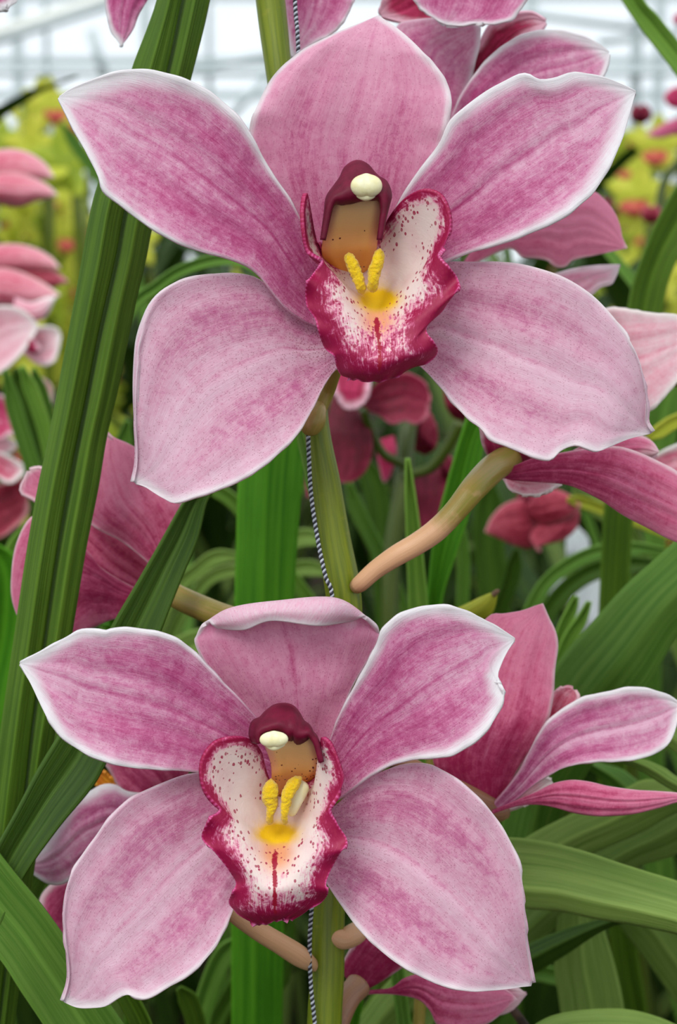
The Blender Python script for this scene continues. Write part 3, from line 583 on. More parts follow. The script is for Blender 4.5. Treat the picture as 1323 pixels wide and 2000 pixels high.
lip(fu, T1, [
    ((330, 800), 2, None, (480, 860), 6, None, (628, 690), 4),
    ((250, 740), -1, (300, 800, 1), (500, 915), 4, (620, 790, 2), (655, 590), 0),
    ((198, 590), -4, (262, 770, -1), (520, 965), 2.5, (700, 760, -1), (735, 450), -5),
    ((150, 318), -9, (225, 740, -4), (545, 1010), 1, (770, 740, -3), (835, 340), -9),
    ((122, 400), -12, (210, 745, -7), (570, 1035), -0.5, (840, 760, -4), (960, 285), -12),
    ((125, 560), -13, (225, 765, -8), (590, 1060), -2, (890, 800, -5), (1085, 335), -13.5),
    ((150, 700), -12, (250, 800, -9), (605, 1090), -3, (900, 850, -6), (1142, 500), -13.5),
    ((250, 775), -11, (330, 870, -9), (615, 1130), -4, (890, 930, -8), (1115, 660), -12.5),
    ((205, 850), -12, (350, 960, -10), (625, 1175), -5.5, (900, 1010, -9), (1058, 745), -12),
    ((140, 935), -12, (370, 1060, -11), (632, 1225), -7, (920, 1090, -10), (1160, 850), -13),
    ((140, 1090), -11, (390, 1170, -12), (638, 1280), -9, (900, 1190, -11.5), (1200, 960), -12),
    ((205, 1220), -10, (410, 1270, -12), (645, 1350), -10.5, (880, 1290, -12), (1110, 1115), -11),
    ((262, 1385), -9, (440, 1370, -12), (650, 1420), -12, (860, 1370, -12.5), (975, 1260), -11),
    ((330, 1460), -8, (450, 1460, -11.5), (650, 1490), -13, (870, 1450, -12), (1060, 1395), -10),
    ((370, 1570), -6, (480, 1560, -10), (645, 1565), -11.5, (840, 1510, -10), (990, 1500), -7),
    ((420, 1608), -4, (500, 1622, -7), (632, 1634), -8, (770, 1598, -7), (905, 1515), -5)],
    (640, 1060), 0.42, z0=0, seed=3, big=(4.6, 9.5), tipmag=17.0)
lip(fl, T2, [
    ((610, 690), 3, None, (690, 800), 6, None, (890, 700), 2),
    ((585, 600), 0, None, (688, 870), 4, None, (960, 650), -1),
    ((545, 450), -4, (610, 800, 0), (682, 950), 2, (860, 830, -1), (1015, 580), -5),
    ((465, 365), -8, (560, 800, -2), (676, 1010), 1, (880, 870, -3), (1035, 450), -9),
    ((340, 350), -11, (490, 800, -4), (670, 1050), -0.5, (900, 900, -5), (1000, 352), -12),
    ((190, 395), -13, (430, 820, -5), (665, 1085), -2, (920, 930, -7), (1070, 400), -13.5),
    ((95, 540), -13.5, (390, 870, -6), (660, 1115), -3, (930, 960, -8), (1140, 560), -13.5),
    ((115, 740), -13, (380, 940, -7), (655, 1150), -4, (930, 1000, -9), (1168, 700), -13),
    ((228, 890), -12, (390, 1010, -8.5), (652, 1190), -5.5, (920, 1060, -10), (1070, 880), -12),
    ((165, 965), -12, (370, 1080, -10), (650, 1235), -7, (920, 1130, -11), (1125, 1010), -12.5),
    ((92, 1120), -11, (370, 1190, -11.5), (648, 1290), -9, (930, 1210, -12), (1202, 1150), -12),
    ((205, 1235), -10, (400, 1290, -12), (648, 1360), -10.5, (910, 1300, -12.5), (1120, 1270), -11),
    ((325, 1400), -9, (460, 1400, -12), (648, 1440), -12, (880, 1400, -12.5), (1048, 1430), -10.5),
    ((345, 1500), -8, (470, 1500, -11.5), (648, 1520), -13, (880, 1490, -12), (1055, 1520), -10),
    ((298, 1600), -6, (460, 1620, -10), (650, 1620), -11.5, (850, 1590, -10), (1005, 1607), -7),
    ((350, 1680), -4.5, (480, 1700, -8), (655, 1700), -9.5, (800, 1670, -8), (900, 1668), -5),
    ((480, 1768), -3, (560, 1778, -5), (655, 1752), -6, (715, 1742, -6), (785, 1738), -4)],
    (665, 1085), 0.47, z0=0, seed=8, big=(4.6, 7.5), tipmag=15.0)

def column(parent, T, face, outer, inner, dens, depths=(0, 0), hood=(-7, -15, -13.5)):
    rows = []
    n = len(face)
    for i, (L, R, d) in enumerate(face):
        l, r = T(*L), T(*R); q = []
        for k in range(7):
            t = k / 6; q.append((l[0] * (1 - t) + r[0] * t, l[1] * (1 - t) + r[1] * t, d + 1.6 * (1 - (2 * t - 1) ** 2) + (1.6 if k in (0, 6) else 0)))
        rows.append(q)
    nu, nv = 60, 40; G = patch(rows, nu, nv); P = atn(G[..., 0], G[..., 1], D0 + G[..., 2] / 1000).reshape(-1, 3)
    u = np.linspace(0, 1, nu + 1)[:, None] + 0 * G[..., 0]; v = np.linspace(-1, 1, nv + 1)[None] + 0 * u
    dn = u; dt = dens * np.clip(u * 1.5 - 0.45, 0, 1) + dens * 0.8 * np.exp(-((np.abs(v) - 0.72) / 0.14) ** 2) * np.clip(u * 3 - 0.3, 0, 1)
    pig = np.stack([np.abs(v), dn, np.clip(dt, 0, 0.9)], -1).reshape(-1, 3)
    mesh_obj('column', P, [f[::-1] for f in gridF(nu, nv)], M['column'], parent, pig=pig, solid=0.0012)
    # maroon hood: outer arc (behind) over a rounded front to the inner arc at the mouth of the column
    o = spline(outer, 60); i_ = spline(inner, 60); rows = []
    for t, dd, sh in ((0, hood[0] + 4, 0), (0.0, hood[0], 0), (0.12, hood[0] - 3.5, 0), (0.4, hood[1] + 1.5, 0), (0.75, hood[1], 0), (1.0, hood[2], 0), (0.97, hood[2] + 1.6, 0)):
        q = o * (1 - t) + i_ * t; x, y = T(q[:, 0], q[:, 1]); rows.append(np.stack([x, y, np.full(61, dd)], 1))
    R = np.array(rows); a = np.stack([spline(R[:, j], 28, even=False) for j in range(61)], 1)
    P = atn(a[..., 0], a[..., 1], D0 + a[..., 2] / 1000).reshape(-1, 3)
    mesh_obj('column_hood', P, gridF(28, 60), M['hood'], parent, solid=0.0006)
def anther(parent, T, c, w, h, d, tilt=0.0):
    nu, nv = 40, 48; th = np.linspace(0.001, math.pi - 0.001, nu + 1)[:, None]; ph = np.linspace(0, 2 * math.pi, nv + 1)[None]
    x = np.sin(th) * np.cos(ph); z = np.cos(th) + 0 * ph; y = np.sin(th) * np.sin(ph)
    g = 1 - 0.16 * np.exp(-(x / 0.10) ** 2) * np.clip(z * 0.8 + 0.75, 0, 1)
    x2 = np.sign(x) * np.abs(x) ** 0.9; z2 = z * (1 - 0.10 * np.exp(-(x / 0.12) ** 2) * (z < 0)) + 0.08 * np.exp(-(x / 0.2) ** 2) * (z > 0.3); y2 = y * g
    cx, cy = T(*c); s = D0 / FPX
    cw = np.array(at(cx, cy, D0 + d / 1000)); X = x2 * math.cos(tilt) - z2 * math.sin(tilt) * (h / w); Zz = x2 * math.sin(tilt) * (w / h) + z2 * math.cos(tilt)
    P = cw + (X * w / 2 * s)[..., None] * _r + (Zz * h / 2 * s)[..., None] * _u + (y2 * h * 0.42 * s)[..., None] * _f
    mesh_obj('anther_cap', P.reshape(-1, 3), gridF(nu, nv), M['anther'], parent)
column(fu, T1, [((325, 350), (668, 350), -11.5), ((300, 440), (668, 430), -10.5), ((272, 540), (654, 520), -8.5), ((252, 640), (640, 620), -6), ((245, 720), (630, 700), -4), ((262, 790), (618, 770), -1), ((330, 860), (575, 850), 2.5), ((380, 930), (570, 920), 8)],
       [(252, 640), (278, 450), (292, 345), (345, 265), (385, 210), (420, 140), (490, 100), (555, 122), (605, 178), (640, 210), (690, 242), (718, 320), (706, 385), (682, 480), (650, 640)],
       [(256, 640), (300, 440), (322, 385), (355, 372), (388, 378), (415, 372), (450, 368), (520, 350), (600, 345), (640, 345), (662, 365), (668, 400), (672, 440), (664, 510), (648, 640)], 0.10)
anther(fu, T1, (558, 262), 60, 44, -15.5, 0.02)
tube(fu, 'anther_beak', M['anther'], [(T1(478, 318)) + (-14.6, 4), (T1(555, 338)) + (-15.2, 8), (T1(632, 318)) + (-14.6, 4)], 16, 12, round_end=True)
column(fl, T2, [((560, 395), (955, 340), -11.5), ((580, 440), (975, 400), -10.5), ((600, 490), (990, 470), -8.5), ((620, 560), (1005, 560), -6), ((625, 640), (985, 620), -4), ((620, 700), (930, 680), -1), ((620, 770), (880, 740), 3), ((620, 880), (860, 840), 9)],
       [(490, 385), (470, 320), (490, 240), (545, 212), (590, 165), (650, 122), (715, 110), (780, 125), (825, 175), (860, 235), (905, 270), (930, 320), (955, 345), (982, 420), (1004, 540)],
       [(555, 400), (545, 370), (545, 330), (580, 312), (640, 298), (700, 305), (745, 335), (765, 360), (800, 350), (820, 385), (850, 378), (880, 360), (915, 340), (962, 400), (1002, 540)], 0.55, hood=(-7, -15, -13))
anther(fl, T2, (643, 366), 54, 30, -16.0, 0.03)
tube(fl, 'anther_beak', M['anther'], [(T2(580, 405)) + (-15, 4), (T2(645, 425)) + (-15.6, 7), (T2(730, 395)) + (-15, 4)], 16, 12, round_end=True)
def ridge(parent, T, pts, k):
    o = tube(parent, 'callus_ridge', M['callus'], [T(x, y) + (d, r / k) for x, y, d, r in pts], 50, 24, round_end=True)
    tx = bpy.data.textures.get('fuzz') or bpy.data.textures.new('fuzz', 'CLOUDS'); tx.noise_scale = 0.0007
    md = o.modifiers.new('fuzz', 'DISPLACE'); md.texture = tx; md.strength = 0.0007; md.texture_coords = 'LOCAL'
ridge(fu, T1, [(425, 735, -7, 30), (455, 800, -8, 42), (490, 880, -8, 42), (515, 950, -8, 36), (530, 1010, -6.5, 38)], 3.576)
ridge(fu, T1, [(650, 705, -8, 32), (640, 780, -9, 42), (615, 860, -9, 46), (605, 930, -9, 38), (600, 1000, -7.5, 40)], 3.576)
ridge(fl, T2, [(622, 665, -7, 22), (618, 740, -8, 58), (612, 810, -8, 60), (628, 880, -8, 42), (612, 940, -8, 26), (610, 1010, -6, 34)], 3.891)
ridge(fl, T2, [(850, 655, -7, 26), (795, 705, -8, 48), (750, 780, -9, 46), (732, 870, -9, 36), (722, 940, -9, 24), (725, 1010, -7, 32)], 3.891)
tube(fl, 'callus_side', M['anther'], [(T2(880, 690)) + (-4, 14), (T2(835, 760)) + (-5, 17), (T2(800, 850)) + (-5, 14), (T2(770, 950)) + (-4, 8)], 30, 16, round_end=True)

# ---- other blooms of the same spike, seen from behind or from the side
def bloom(parent, name, c, z, label, items, mat='back', base=None):
    f = empty('flower', at(c[0], c[1], D0 + z / 1000), parent, label)
    for k, it in enumerate(items):
        nm, A, B, kw = it; kw = dict(kw); m = kw.pop('mat', mat); zz = kw.pop('z', 0)
        kw.setdefault('nu', 44); kw.setdefault('nv', 24); kw.setdefault('speck', 0.0); kw.setdefault('seed', k + 20 + int(c[0]) % 50); kw.setdefault('ripple', 0.3)
        petal(f, nm, M[m], A, B, z=z + zz, **kw)
    return f
bloom(spike, 'flower', (975, 895), 40, 'rose bloom seen from behind at the end of the long right pedicel', [
    ('petal', [(970, 925), (1040, 895), (1090, 885), (1150, 875), (1200, 871), (1240, 880), (1290, 902), (1330, 925), (1400, 985)], [(975, 930), (1000, 938), (1050, 942), (1110, 948), (1170, 975), (1215, 1005), (1262, 1030), (1330, 1062), (1410, 1075)], dict(z=0, cup=2, prof=((0, 2), (0.5, -6), (1, -2)), deep=0.55, basedeep=0.6, wA=((0, 0), (0.5, 0.7), (1, 1.2)), wB=((0, 0), (1, 0.4)))),
    ('petal', [(990, 905), (960, 898), (942, 870), (936, 835), (930, 790), (950, 740)], [(1000, 915), (1030, 905), (1060, 890), (1075, 870), (1060, 810), (960, 735)], dict(z=4, cup=2, deep=0.9, basedeep=0.6)),
    ('lateral_sepal', [(985, 930), (992, 950), (1005, 960), (1030, 966), (1060, 963), (1097, 942)], [(985, 925), (1010, 925), (1040, 925), (1065, 925), (1085, 930), (1098, 940)], dict(z=10, mat='soft', cup=-2, deep=0.5, wA=((0, .4), (1, .8)))),
    ('petal', [(1100, 890), (1160, 860), (1215, 850), (1250, 850), (1275, 862), (1288, 880)], [(1100, 910), (1180, 905), (1230, 900), (1262, 894), (1276, 892), (1287, 884)], dict(z=12, cup=2, deep=0.6, wA=((0, .4), (1, .8)))),
])
bloom(spike, 'flower', (965, 1575), 48, 'pink bloom in profile to the right of the lower bloom', [
    ('dorsal_sepal', [(950, 1585), (900, 1560), (850, 1500), (852, 1440), (880, 1340), (915, 1255), (955, 1203), (985, 1198), (1020, 1192), (1045, 1183), (1061, 1178)], [(968, 1592), (990, 1545), (1015, 1500), (1045, 1455), (1072, 1405), (1082, 1360), (1085, 1310), (1091, 1262), (1086, 1232), (1073, 1205), (1062, 1179)], dict(z=0, cup=3.0, prof=((0, 4), (0.4, -4), (0.8, -2), (1, 2)), deep=0.35, basedeep=0.9, wA=((0, 0), (1, 0.4)), wB=((0, 0.2), (0.5, 0.9), (1, 0.7)), nu=60, nv=32, rib=0, tipw=0.8)),
    ('petal', [(950, 1590), (1000, 1530), (1020, 1500), (1042, 1455), (1070, 1412), (1100, 1386), (1140, 1364), (1180, 1354), (1222, 1345), (1262, 1345), (1300, 1355), (1330, 1375)], [(960, 1592), (1010, 1560), (1045, 1532), (1080, 1510), (1115, 1496), (1160, 1488), (1205, 1488), (1250, 1482), (1285, 1470), (1312, 1445), (1332, 1385)], dict(z=-6, mat='petal', cup=-2, prof=((0, 8), (0.4, -2), (1, 2)), deep=0.6, wA=((0, 0), (0.4, 0.5), (0.8, 1.5), (1, 2)), wB=((0, 0), (0.4, 0.4), (0.8, 1.3), (1, 2)), paleband=0.4, nu=60, nv=32)),
    ('lateral_sepal', [(962, 1583), (1010, 1562), (1050, 1545), (1080, 1530), (1115, 1523), (1150, 1526), (1190, 1535), (1240, 1542), (1290, 1545), (1330, 1549), (1380, 1562)], [(962, 1590), (1010, 1575), (1050, 1572), (1085, 1578), (1120, 1588), (1160, 1594), (1200, 1594), (1240, 1590), (1290, 1578), (1330, 1566), (1382, 1564)], dict(z=-12, cup=2, deep=0.5, basedeep=0.3, wA=((0, 0), (0.5, 0.5), (1, 0.5)), wB=((0, 0), (1, 0.3)), nu=50)),
    ('lateral_sepal', [(985, 1578), (1020, 1545), (1050, 1524), (1062, 1520), (1078, 1525)], [(985, 1584), (1020, 1572), (1048, 1558), (1065, 1545), (1080, 1527)], dict(z=8, mat='soft', deep=0.3, wA=((0, .3), (1, .8)))),
    ('lip', [(1030, 1440), (1060, 1400), (1072, 1370), (1085, 1352), (1105, 1342), (1120, 1346)], [(1060, 1460), (1100, 1430), (1118, 1400), (1126, 1380), (1128, 1362), (1122, 1348)], dict(z=10, mat='soft', deep=1.0, basedeep=0, wA=((0, 0), (1, 0.1)), wB=((0, 0), (1, 0.1)), tipw=0.1)),
])
bloom(spike, 'flower', (335, 1155), 66, 'rose bloom seen from behind between the tall leaves on the left', [
    ('petal', [(345, 1165), (300, 1110), (240, 1060), (185, 1030), (150, 990), (150, 900), (205, 845), (215, 851)], [(345, 1150), (345, 1100), (352, 1040), (355, 1000), (335, 960), (300, 905), (262, 872), (217, 852)], dict(z=0, cup=2.0, prof=((0, 0), (0.5, -5), (1, 0)), deep=0.30, basedeep=0.6, wA=((0, 0.4), (0.4, 0.7), (1, 0.8)), wB=((0, 0), (1, 0.5)), nu=60, nv=32)),
    ('petal', [(345, 1160), (320, 1120), (330, 1050), (335, 985), (345, 960), (352, 950)], [(345, 1165), (350, 1120), (356, 1060), (360, 1010), (360, 975), (354, 951)], dict(z=6, cup=2.0, deep=0.4, wA=((0, 0.3), (1, 0.7)))),
    ('dorsal_sepal', [(340, 1170), (275, 1175), (210, 1150), (165, 1110), (110, 1040), (70, 980), (40, 960), (56, 920)], [(340, 1155), (300, 1105), (240, 1050), (190, 1010), (150, 960), (120, 935), (80, 915), (58, 919)], dict(z=8, mat='back', cup=-1, deep=0.5, basedeep=0.2, wA=((0, 0.5), (1, 0.8)), wB=((0, 0.5), (1, 0.8)))),
    ('petal', [(345, 1170), (270, 1150), (200, 1110), (170, 1075), (100, 1010), (60, 1010), (32, 1060), (22, 1120), (25, 1180), (60, 1260)], [(345, 1175), (290, 1195), (240, 1205), (215, 1212), (185, 1225), (150, 1240), (110, 1260), (62, 1262)], dict(z=2, cup=2.0, prof=((0, 0), (0.5, -5), (1, 0)), deep=0.7, basedeep=0.6, wA=((0, 0.4), (0.5, 0.7), (1, 0.6)), wB=((0, 0.2), (1, 0.6)), nu=60, nv=32)),
])
bloom(spike, 'flower', (700, 1915), 56, 'dusky rose bloom below the lower bloom at the picture edge', [
    ('petal', [(690, 1925), (672, 1905), (668, 1885), (685, 1850), (705, 1815), (740, 1790), (790, 1800)], [(715, 1935), (750, 1915), (780, 1895), (805, 1880), (830, 1860), (820, 1820), (792, 1802)], dict(z=2, cup=3, deep=0.95, basedeep=0.5, prof=((0, 3), (0.5, -4), (1, 2)))),
    ('petal', [(692, 1938), (760, 1930), (790, 1910), (830, 1900), (880, 1905), (930, 1915), (985, 1930), (1010, 1950)], [(692, 1944), (760, 1942), (815, 1952), (840, 1975), (855, 2003), (890, 2012), (945, 2003), (975, 1985), (1012, 1952)], dict(z=-4, cup=2, deep=0.55, basedeep=0.6, wA=((0, 0), (1, 0.5)), wB=((0, .2), (1, 0.8)), nu=50)),
    ('lateral_sepal', [(900, 1950), (960, 1910), (1000, 1920), (1028, 1940)], [(900, 1980), (960, 1985), (1000, 1975), (1030, 1942)], dict(z=14, cup=2, mat='back', deep=0.4)),
])
bloom(spike, 'flower', (250, 1600), 62, 'pink bloom with white tipped petal half hidden left of the lower bloom', [
    ('petal', [(330, 1560), (290, 1550), (250, 1545), (225, 1532), (200, 1532), (175, 1545), (140, 1566), (118, 1598), (95, 1630), (75, 1660), (55, 1675), (45, 1688)], [(330, 1700), (270, 1690), (220, 1675), (180, 1690), (150, 1712), (120, 1728), (95, 1727), (78, 1718), (60, 1705), (46, 1692)], dict(z=0, mat='petal', cup=2, deep=0.6, basedeep=0.0, wA=((0, 0), (0.4, 2.6), (0.8, 3.0), (1, 1.2)), wB=((0, 0), (0.5, 1.2), (1, 1.0)), nu=60, nv=32)),
    ('dorsal_sepal', [(340, 1600), (300, 1590), (265, 1570), (235, 1545), (215, 1510), (200, 1480), (215, 1440)], [(350, 1560), (360, 1530), (370, 1500), (360, 1460), (320, 1430), (270, 1420), (218, 1438)], dict(z=6, cup=2, deep=0.7, basedeep=0.2, wA=((0, .4), (1, 1.2)), wB=((0, 0), (1, .3)))),
    ('petal', [(300, 1650), (200, 1680), (140, 1710), (95, 1730), (75, 1770), (90, 1850), (130, 1890)], [(300, 1700), (250, 1800), (200, 1850), (180, 1880), (160, 1900), (140, 1900), (132, 1892)], dict(z=12, cup=2, deep=1.0, basedeep=0.3)),
    ('lip', [(260, 1550), (230, 1560), (205, 1548), (190, 1530), (180, 1515)], [(260, 1530), (235, 1530), (215, 1520), (200, 1508), (182, 1512)], dict(z=10, mat='ylip', deep=0.5)),
])

# ------------------------------------------------------------------ support cord twisted from a white and a black strand
def cord():
    pts = [(566, -240, 30, 3), (577, 10, 30, 3), (583, 105, 28, 3), (592, 500, 26, 3), (601, 800, 24, 3), (604, 900, 24, 3), (609, 975, 22, 3), (622, 1060, 20, 3), (636, 1125, 18, 3), (650, 1180, 18, 3), (648, 1400, 20, 3), (620, 1660, 26, 3), (609, 1775, 28, 3), (605, 1850, 28, 3), (608, 1930, 28, 3), (616, 2010, 28, 3), (640, 2300, 28, 3)]
    n = 5200; Q = spline(pts, n); d = D0 + Q[:, 2] / 1000; P = atn(Q[:, 0], Q[:, 1], d)
    E = np.array([0.01, 0.5, 0.0]); s = np.linspace(0, 1, 4200)[1:, None]; P = np.vstack([P, P[-1] + (E - P[-1]) * s])
    root = empty('support_cord', P[0], None, 'thin black and white twisted cord hanging beside the green spike', 'cord')
    L = np.r_[0, np.cumsum(np.linalg.norm(np.diff(P, axis=0), axis=1))]; a = L / 0.00125 * 2 * math.pi
    T = np.gradient(P, axis=0); T /= np.linalg.norm(T, axis=1)[:, None]; e1 = np.cross(T, np.array([0, 1.0, 0])); e1 /= np.linalg.norm(e1, axis=1)[:, None]; e2 = np.cross(T, e1)
    for nm, m, k in (('strand', M['white_cord'], 0), ('strand', M['black_cord'], math.pi)):
        X = P + 0.00024 * (np.cos(a + k)[:, None] * e1 + np.sin(a + k)[:, None] * e2)
        tube_w(root, nm, m, X, np.full(len(X), 0.00030), 6)
cord()

# ------------------------------------------------------------------ front leaves
pl = empty('orchid_plant', (-0.16, 0.62, 0), None, 'orchid plant with tall dark strap leaves rising along the left side', 'plant')
cl = (-0.16, 0.60, 0.02)
mids = [(385, -150), (350, 0), (318, 150), (272, 300), (239, 408), (221, 506), (189, 646), (162, 782), (133, 925), (107, 1071), (81, 1250), (60, 1400), (42, 1560), (20, 1750)]
leaf(pl, M['leaf_dark'], [(335, -150), (306, 0), (257, 135), (222, 260), (193, 350), (175, 422), (150, 560), (120, 720), (95, 850), (70, 970), (48, 1100), (26, 1250), (4, 1400), (-18, 1560), (-40, 1750)],
     [(x + 5, y) for x, y in mids], z=(30, 46), fold=-3.0, ext=cl, seed=1, nu=90)
leaf(pl, M['leaf_dark'], [(x - 3, y) for x, y in mids], [(436, -150), (411, 0), (372, 160), (332, 300), (297, 449), (286, 506), (266, 592), (246, 689), (228, 775), (210, 850), (192, 957), (169, 1071), (142, 1234), (118, 1380), (96, 1500), (60, 1750)],
     z=(33, 49), fold=-3.5, ext=cl, seed=2, nu=90)
leaf(pl, M['leaf_dark2'], [(440, 880), (418, 925), (390, 950), (357, 985), (309, 1068), (260, 1152), (218, 1224), (165, 1330), (120, 1425), (75, 1502), (35, 1580), (0, 1645), (-60, 1760)], [(443, 880), (430, 930), (412, 960), (399, 985), (383, 1055), (351, 1133), (312, 1234), (258, 1380), (200, 1502), (172, 1546), (110, 1620), (40, 1720), (-20, 1850)], z=((0, 44), (0.55, 36), (1, 24)), fold=2.5, ext=cl, seed=3, nu=80)
leaf(pl, M['leaf_dark2'], [(340, 1250), (290, 1330), (240, 1400), (195, 1500), (150, 1580), (95, 1650), (40, 1730), (0, 1790)], [(342, 1250), (320, 1340), (290, 1420), (235, 1550), (190, 1640), (130, 1740), (90, 1830), (60, 1880)], z=(72, 76), fold=3, ext=cl, seed=4)
leaf(pl, M['leaf_mid'], [(-120, 1510), (-60, 1590), (0, 1670), (40, 1720), (80, 1768), (125, 1830), (165, 1890), (205, 1950), (250, 2015), (330, 2140)], [(-160, 1700), (-80, 1780), (0, 1874), (40, 1935), (85, 2002), (140, 2090), (200, 2200)][:], z=((0, 20), (0.5, 26), (1, 40)), fold=2.0, ext=cl, seed=5)
leaf(pl, M['leaf_dark'], [(200, 1880), (225, 1940), (255, 2000), (280, 2080)], [(235, 1880), (262, 1935), (295, 2000), (320, 2080)], z=(50, 60), fold=2, ext=cl, seed=6)

pc = empty('orchid_plant', (0.0, 0.86, 0), None, 'orchid plant with vivid green blades standing between the two big blooms', 'plant')
cc = (0.0, 0.80, 0.02)
leaf(pc, M['leaf_bright'], [(500, 760), (474, 860), (465, 940), (461, 1060), (458, 1200), (455, 1500)], [(620, 760), (600, 845), (588, 980), (580, 1080), (575, 1180), (562, 1500)], z=(150, 170), fold=-4, ext=cc, seed=7, midv=-0.1)
leaf(pc, M['leaf_fresh'], [(796, 895), (794, 960), (795, 1020), (797, 1100), (803, 1250)], [(797, 895), (810, 970), (820, 1040), (832, 1150), (840, 1250)], z=(150, 165), fold=2, ext=cc, seed=8)
leaf(pc, M['leaf_bright'], [(925, 780), (911, 820), (874, 946), (850, 1045), (836, 1172), (825, 1300)], [(1000, 780), (950, 850), (922, 981), (888, 1085), (861, 1175), (850, 1300)], z=(165, 180), fold=3, ext=cc, seed=9)
leaf(pc, M['leaf_mid'], [(505, 560), (520, 545), (545, 575), (560, 640)], [(490, 600), (512, 590), (530, 620), (540, 660)], z=(80, 80), fold=1.5, ext=cc, seed=12)
br = empty('sheath_bract', at(965, 1160, D0 + 0.12), None, 'small yellow green bract with a dry brown tip above the lower bloom', 'bract')
petal(br, 'blade', M['leaf_yellow'], [(860, 1215), (885, 1192), (910, 1180), (940, 1165), (958, 1158), (970, 1156)], [(870, 1240), (905, 1225), (935, 1215), (958, 1203), (968, 1185), (973, 1158)], z=110, cup=3, nu=24, nv=12, deep=0.1)
tube(br, 'dry_tip', M['cream_tip'], [(962, 1164, 110, 6), (970, 1156, 110, 5), (977, 1152, 110, 2)], 10, 10, round_end=True)
tube(br, 'stalk', M['pedicel'], [(880, 1215, 110, 10), (860, 1260, 110, 12), (850, 1400, 110, 12)], 20, 12, ext=(0.05, 0.66, 0))

pr = empty('orchid_plant', (0.28, 0.80, 0), None, 'orchid plant with broad arching green leaves filling the lower right corner', 'plant')
cr = (0.12, 0.78, 0.02); cr2 = (0.30, 0.80, 0.02)
leaf(pr, M['leaf_mid'], [(1420, 960), (1330, 1045), (1284, 1088), (1220, 1145), (1156, 1216), (1092, 1289), (1058, 1360), (1020, 1450), (990, 1560)], [(1460, 1120), (1380, 1190), (1323, 1245), (1290, 1300), (1266, 1340), (1215, 1410), (1160, 1490), (1100, 1600), (1080, 1680)], z=((0, 110), (0.5, 120), (1, 160)), fold=-7, ext=cr, seed=10, midv=0.1)
leaf(pr, M['leaf_light'], [(960, 1640), (996, 1635), (1061, 1642), (1136, 1660), (1211, 1685), (1265, 1702), (1323, 1720), (1400, 1750)], [(985, 1760), (1028, 1775), (1091, 1780), (1161, 1795), (1236, 1807), (1280, 1816), (1323, 1826), (1400, 1850)], z=((0, 72), (1, 60)), fold=-5, ext=(0.32, 0.62, 0.02), seed=11, midv=0.45)
leaf(pr, M['leaf_light'], [(1400, 1535), (1323, 1530), (1261, 1522), (1211, 1546), (1160, 1570), (1101, 1597), (1041, 1628), (980, 1670), (900, 1760)], [(1400, 1560), (1323, 1588), (1261, 1622), (1200, 1650), (1141, 1675), (1100, 1700), (1060, 1730), (1000, 1780), (930, 1840)], z=((0, 110), (1, 140)), fold=-3, ext=cr, seed=13)
leaf(pr, M['leaf_light'], [(1420, 1530), (1323, 1562), (1261, 1604), (1200, 1636), (1146, 1662), (1080, 1720), (1000, 1800)], [(1420, 1620), (1323, 1668), (1290, 1680), (1246, 1694), (1190, 1730), (1120, 1790), (1040, 1850)], z=((0, 126), (1, 160)), fold=-3, ext=cr, seed=14)
leaf(pr, M['leaf_dark2'], [(1290, 1760), (1191, 1790), (1110, 1812), (1050, 1835), (1000, 1862), (940, 1920)], [(1290, 1790), (1192, 1812), (1111, 1862), (1060, 1894), (1035, 1912), (980, 1990)], z=((0, 100), (1, 120)), fold=-4, ext=cr, seed=15)
leaf(pr, M['leaf_light'], [(1100, 1700), (1090, 1780), (1083, 1885), (1090, 1940), (1100, 2010)], [(1160, 1700), (1178, 1800), (1198, 1870), (1215, 1940), (1226, 2010)], z=(150, 160), fold=-2.5, ext=cr, seed=16)
leaf(pr, M['leaf_light'], [(1140, 1720), (1211, 1810), (1250, 1860), (1290, 1915), (1330, 1972)], [(1200, 1700), (1323, 1800), (1345, 1830), (1380, 1880), (1420, 1950)], z=(170, 190), fold=-3, ext=cr2, seed=17)
leaf(pr, M['leaf_light'], [(1010, 2040), (1051, 1997), (1111, 1976), (1211, 1970), (1286, 1986), (1360, 2020)], [(1010, 2080), (1060, 2050), (1120, 2030), (1200, 2030), (1280, 2040), (1350, 2080)], z=(84, 84), fold=-3, ext=(0.3, 0.5, 0.02), seed=18)
leaf(pr, M['leaf_mid'], [(1060, 1430), (1120, 1490), (1160, 1510), (1210, 1560), (1300, 1640)], [(1090, 1400), (1160, 1480), (1210, 1500), (1240, 1520), (1330, 1600)], z=(180, 190), fold=-3, ext=cr2, seed=19)
leaf(pr, M['leaf_light'], [(1180, 1480), (1240, 1500), (1290, 1530), (1330, 1552), (1400, 1580)], [(1230, 1480), (1260, 1483), (1300, 1500), (1330, 1520), (1400, 1545)], z=(88, 96), fold=-2, ext=cr2, seed=20)
leaf(pr, M['leaf_light'], [(1270, 1435), (1300, 1455), (1330, 1475), (1390, 1500)], [(1275, 1405), (1305, 1410), (1330, 1425), (1390, 1440)], z=(92, 98), fold=-2, ext=cr2, seed=21)
leaf(pr, M['leaf_fresh'], [(1125, 1165), (1112, 1185), (1096, 1215), (1080, 1260), (1040, 1400)], [(1128, 1165), (1124, 1195), (1110, 1230), (1095, 1275), (1060, 1400)], z=(200, 210), fold=2, ext=cr, seed=22)
leaf(pr, M['leaf_fresh'], [(1150, 1175), (1130, 1205), (1105, 1240), (1085, 1290), (1045, 1420)], [(1153, 1175), (1143, 1215), (1125, 1250), (1108, 1290), (1070, 1420)], z=(190, 200), fold=2, ext=cr, seed=23)
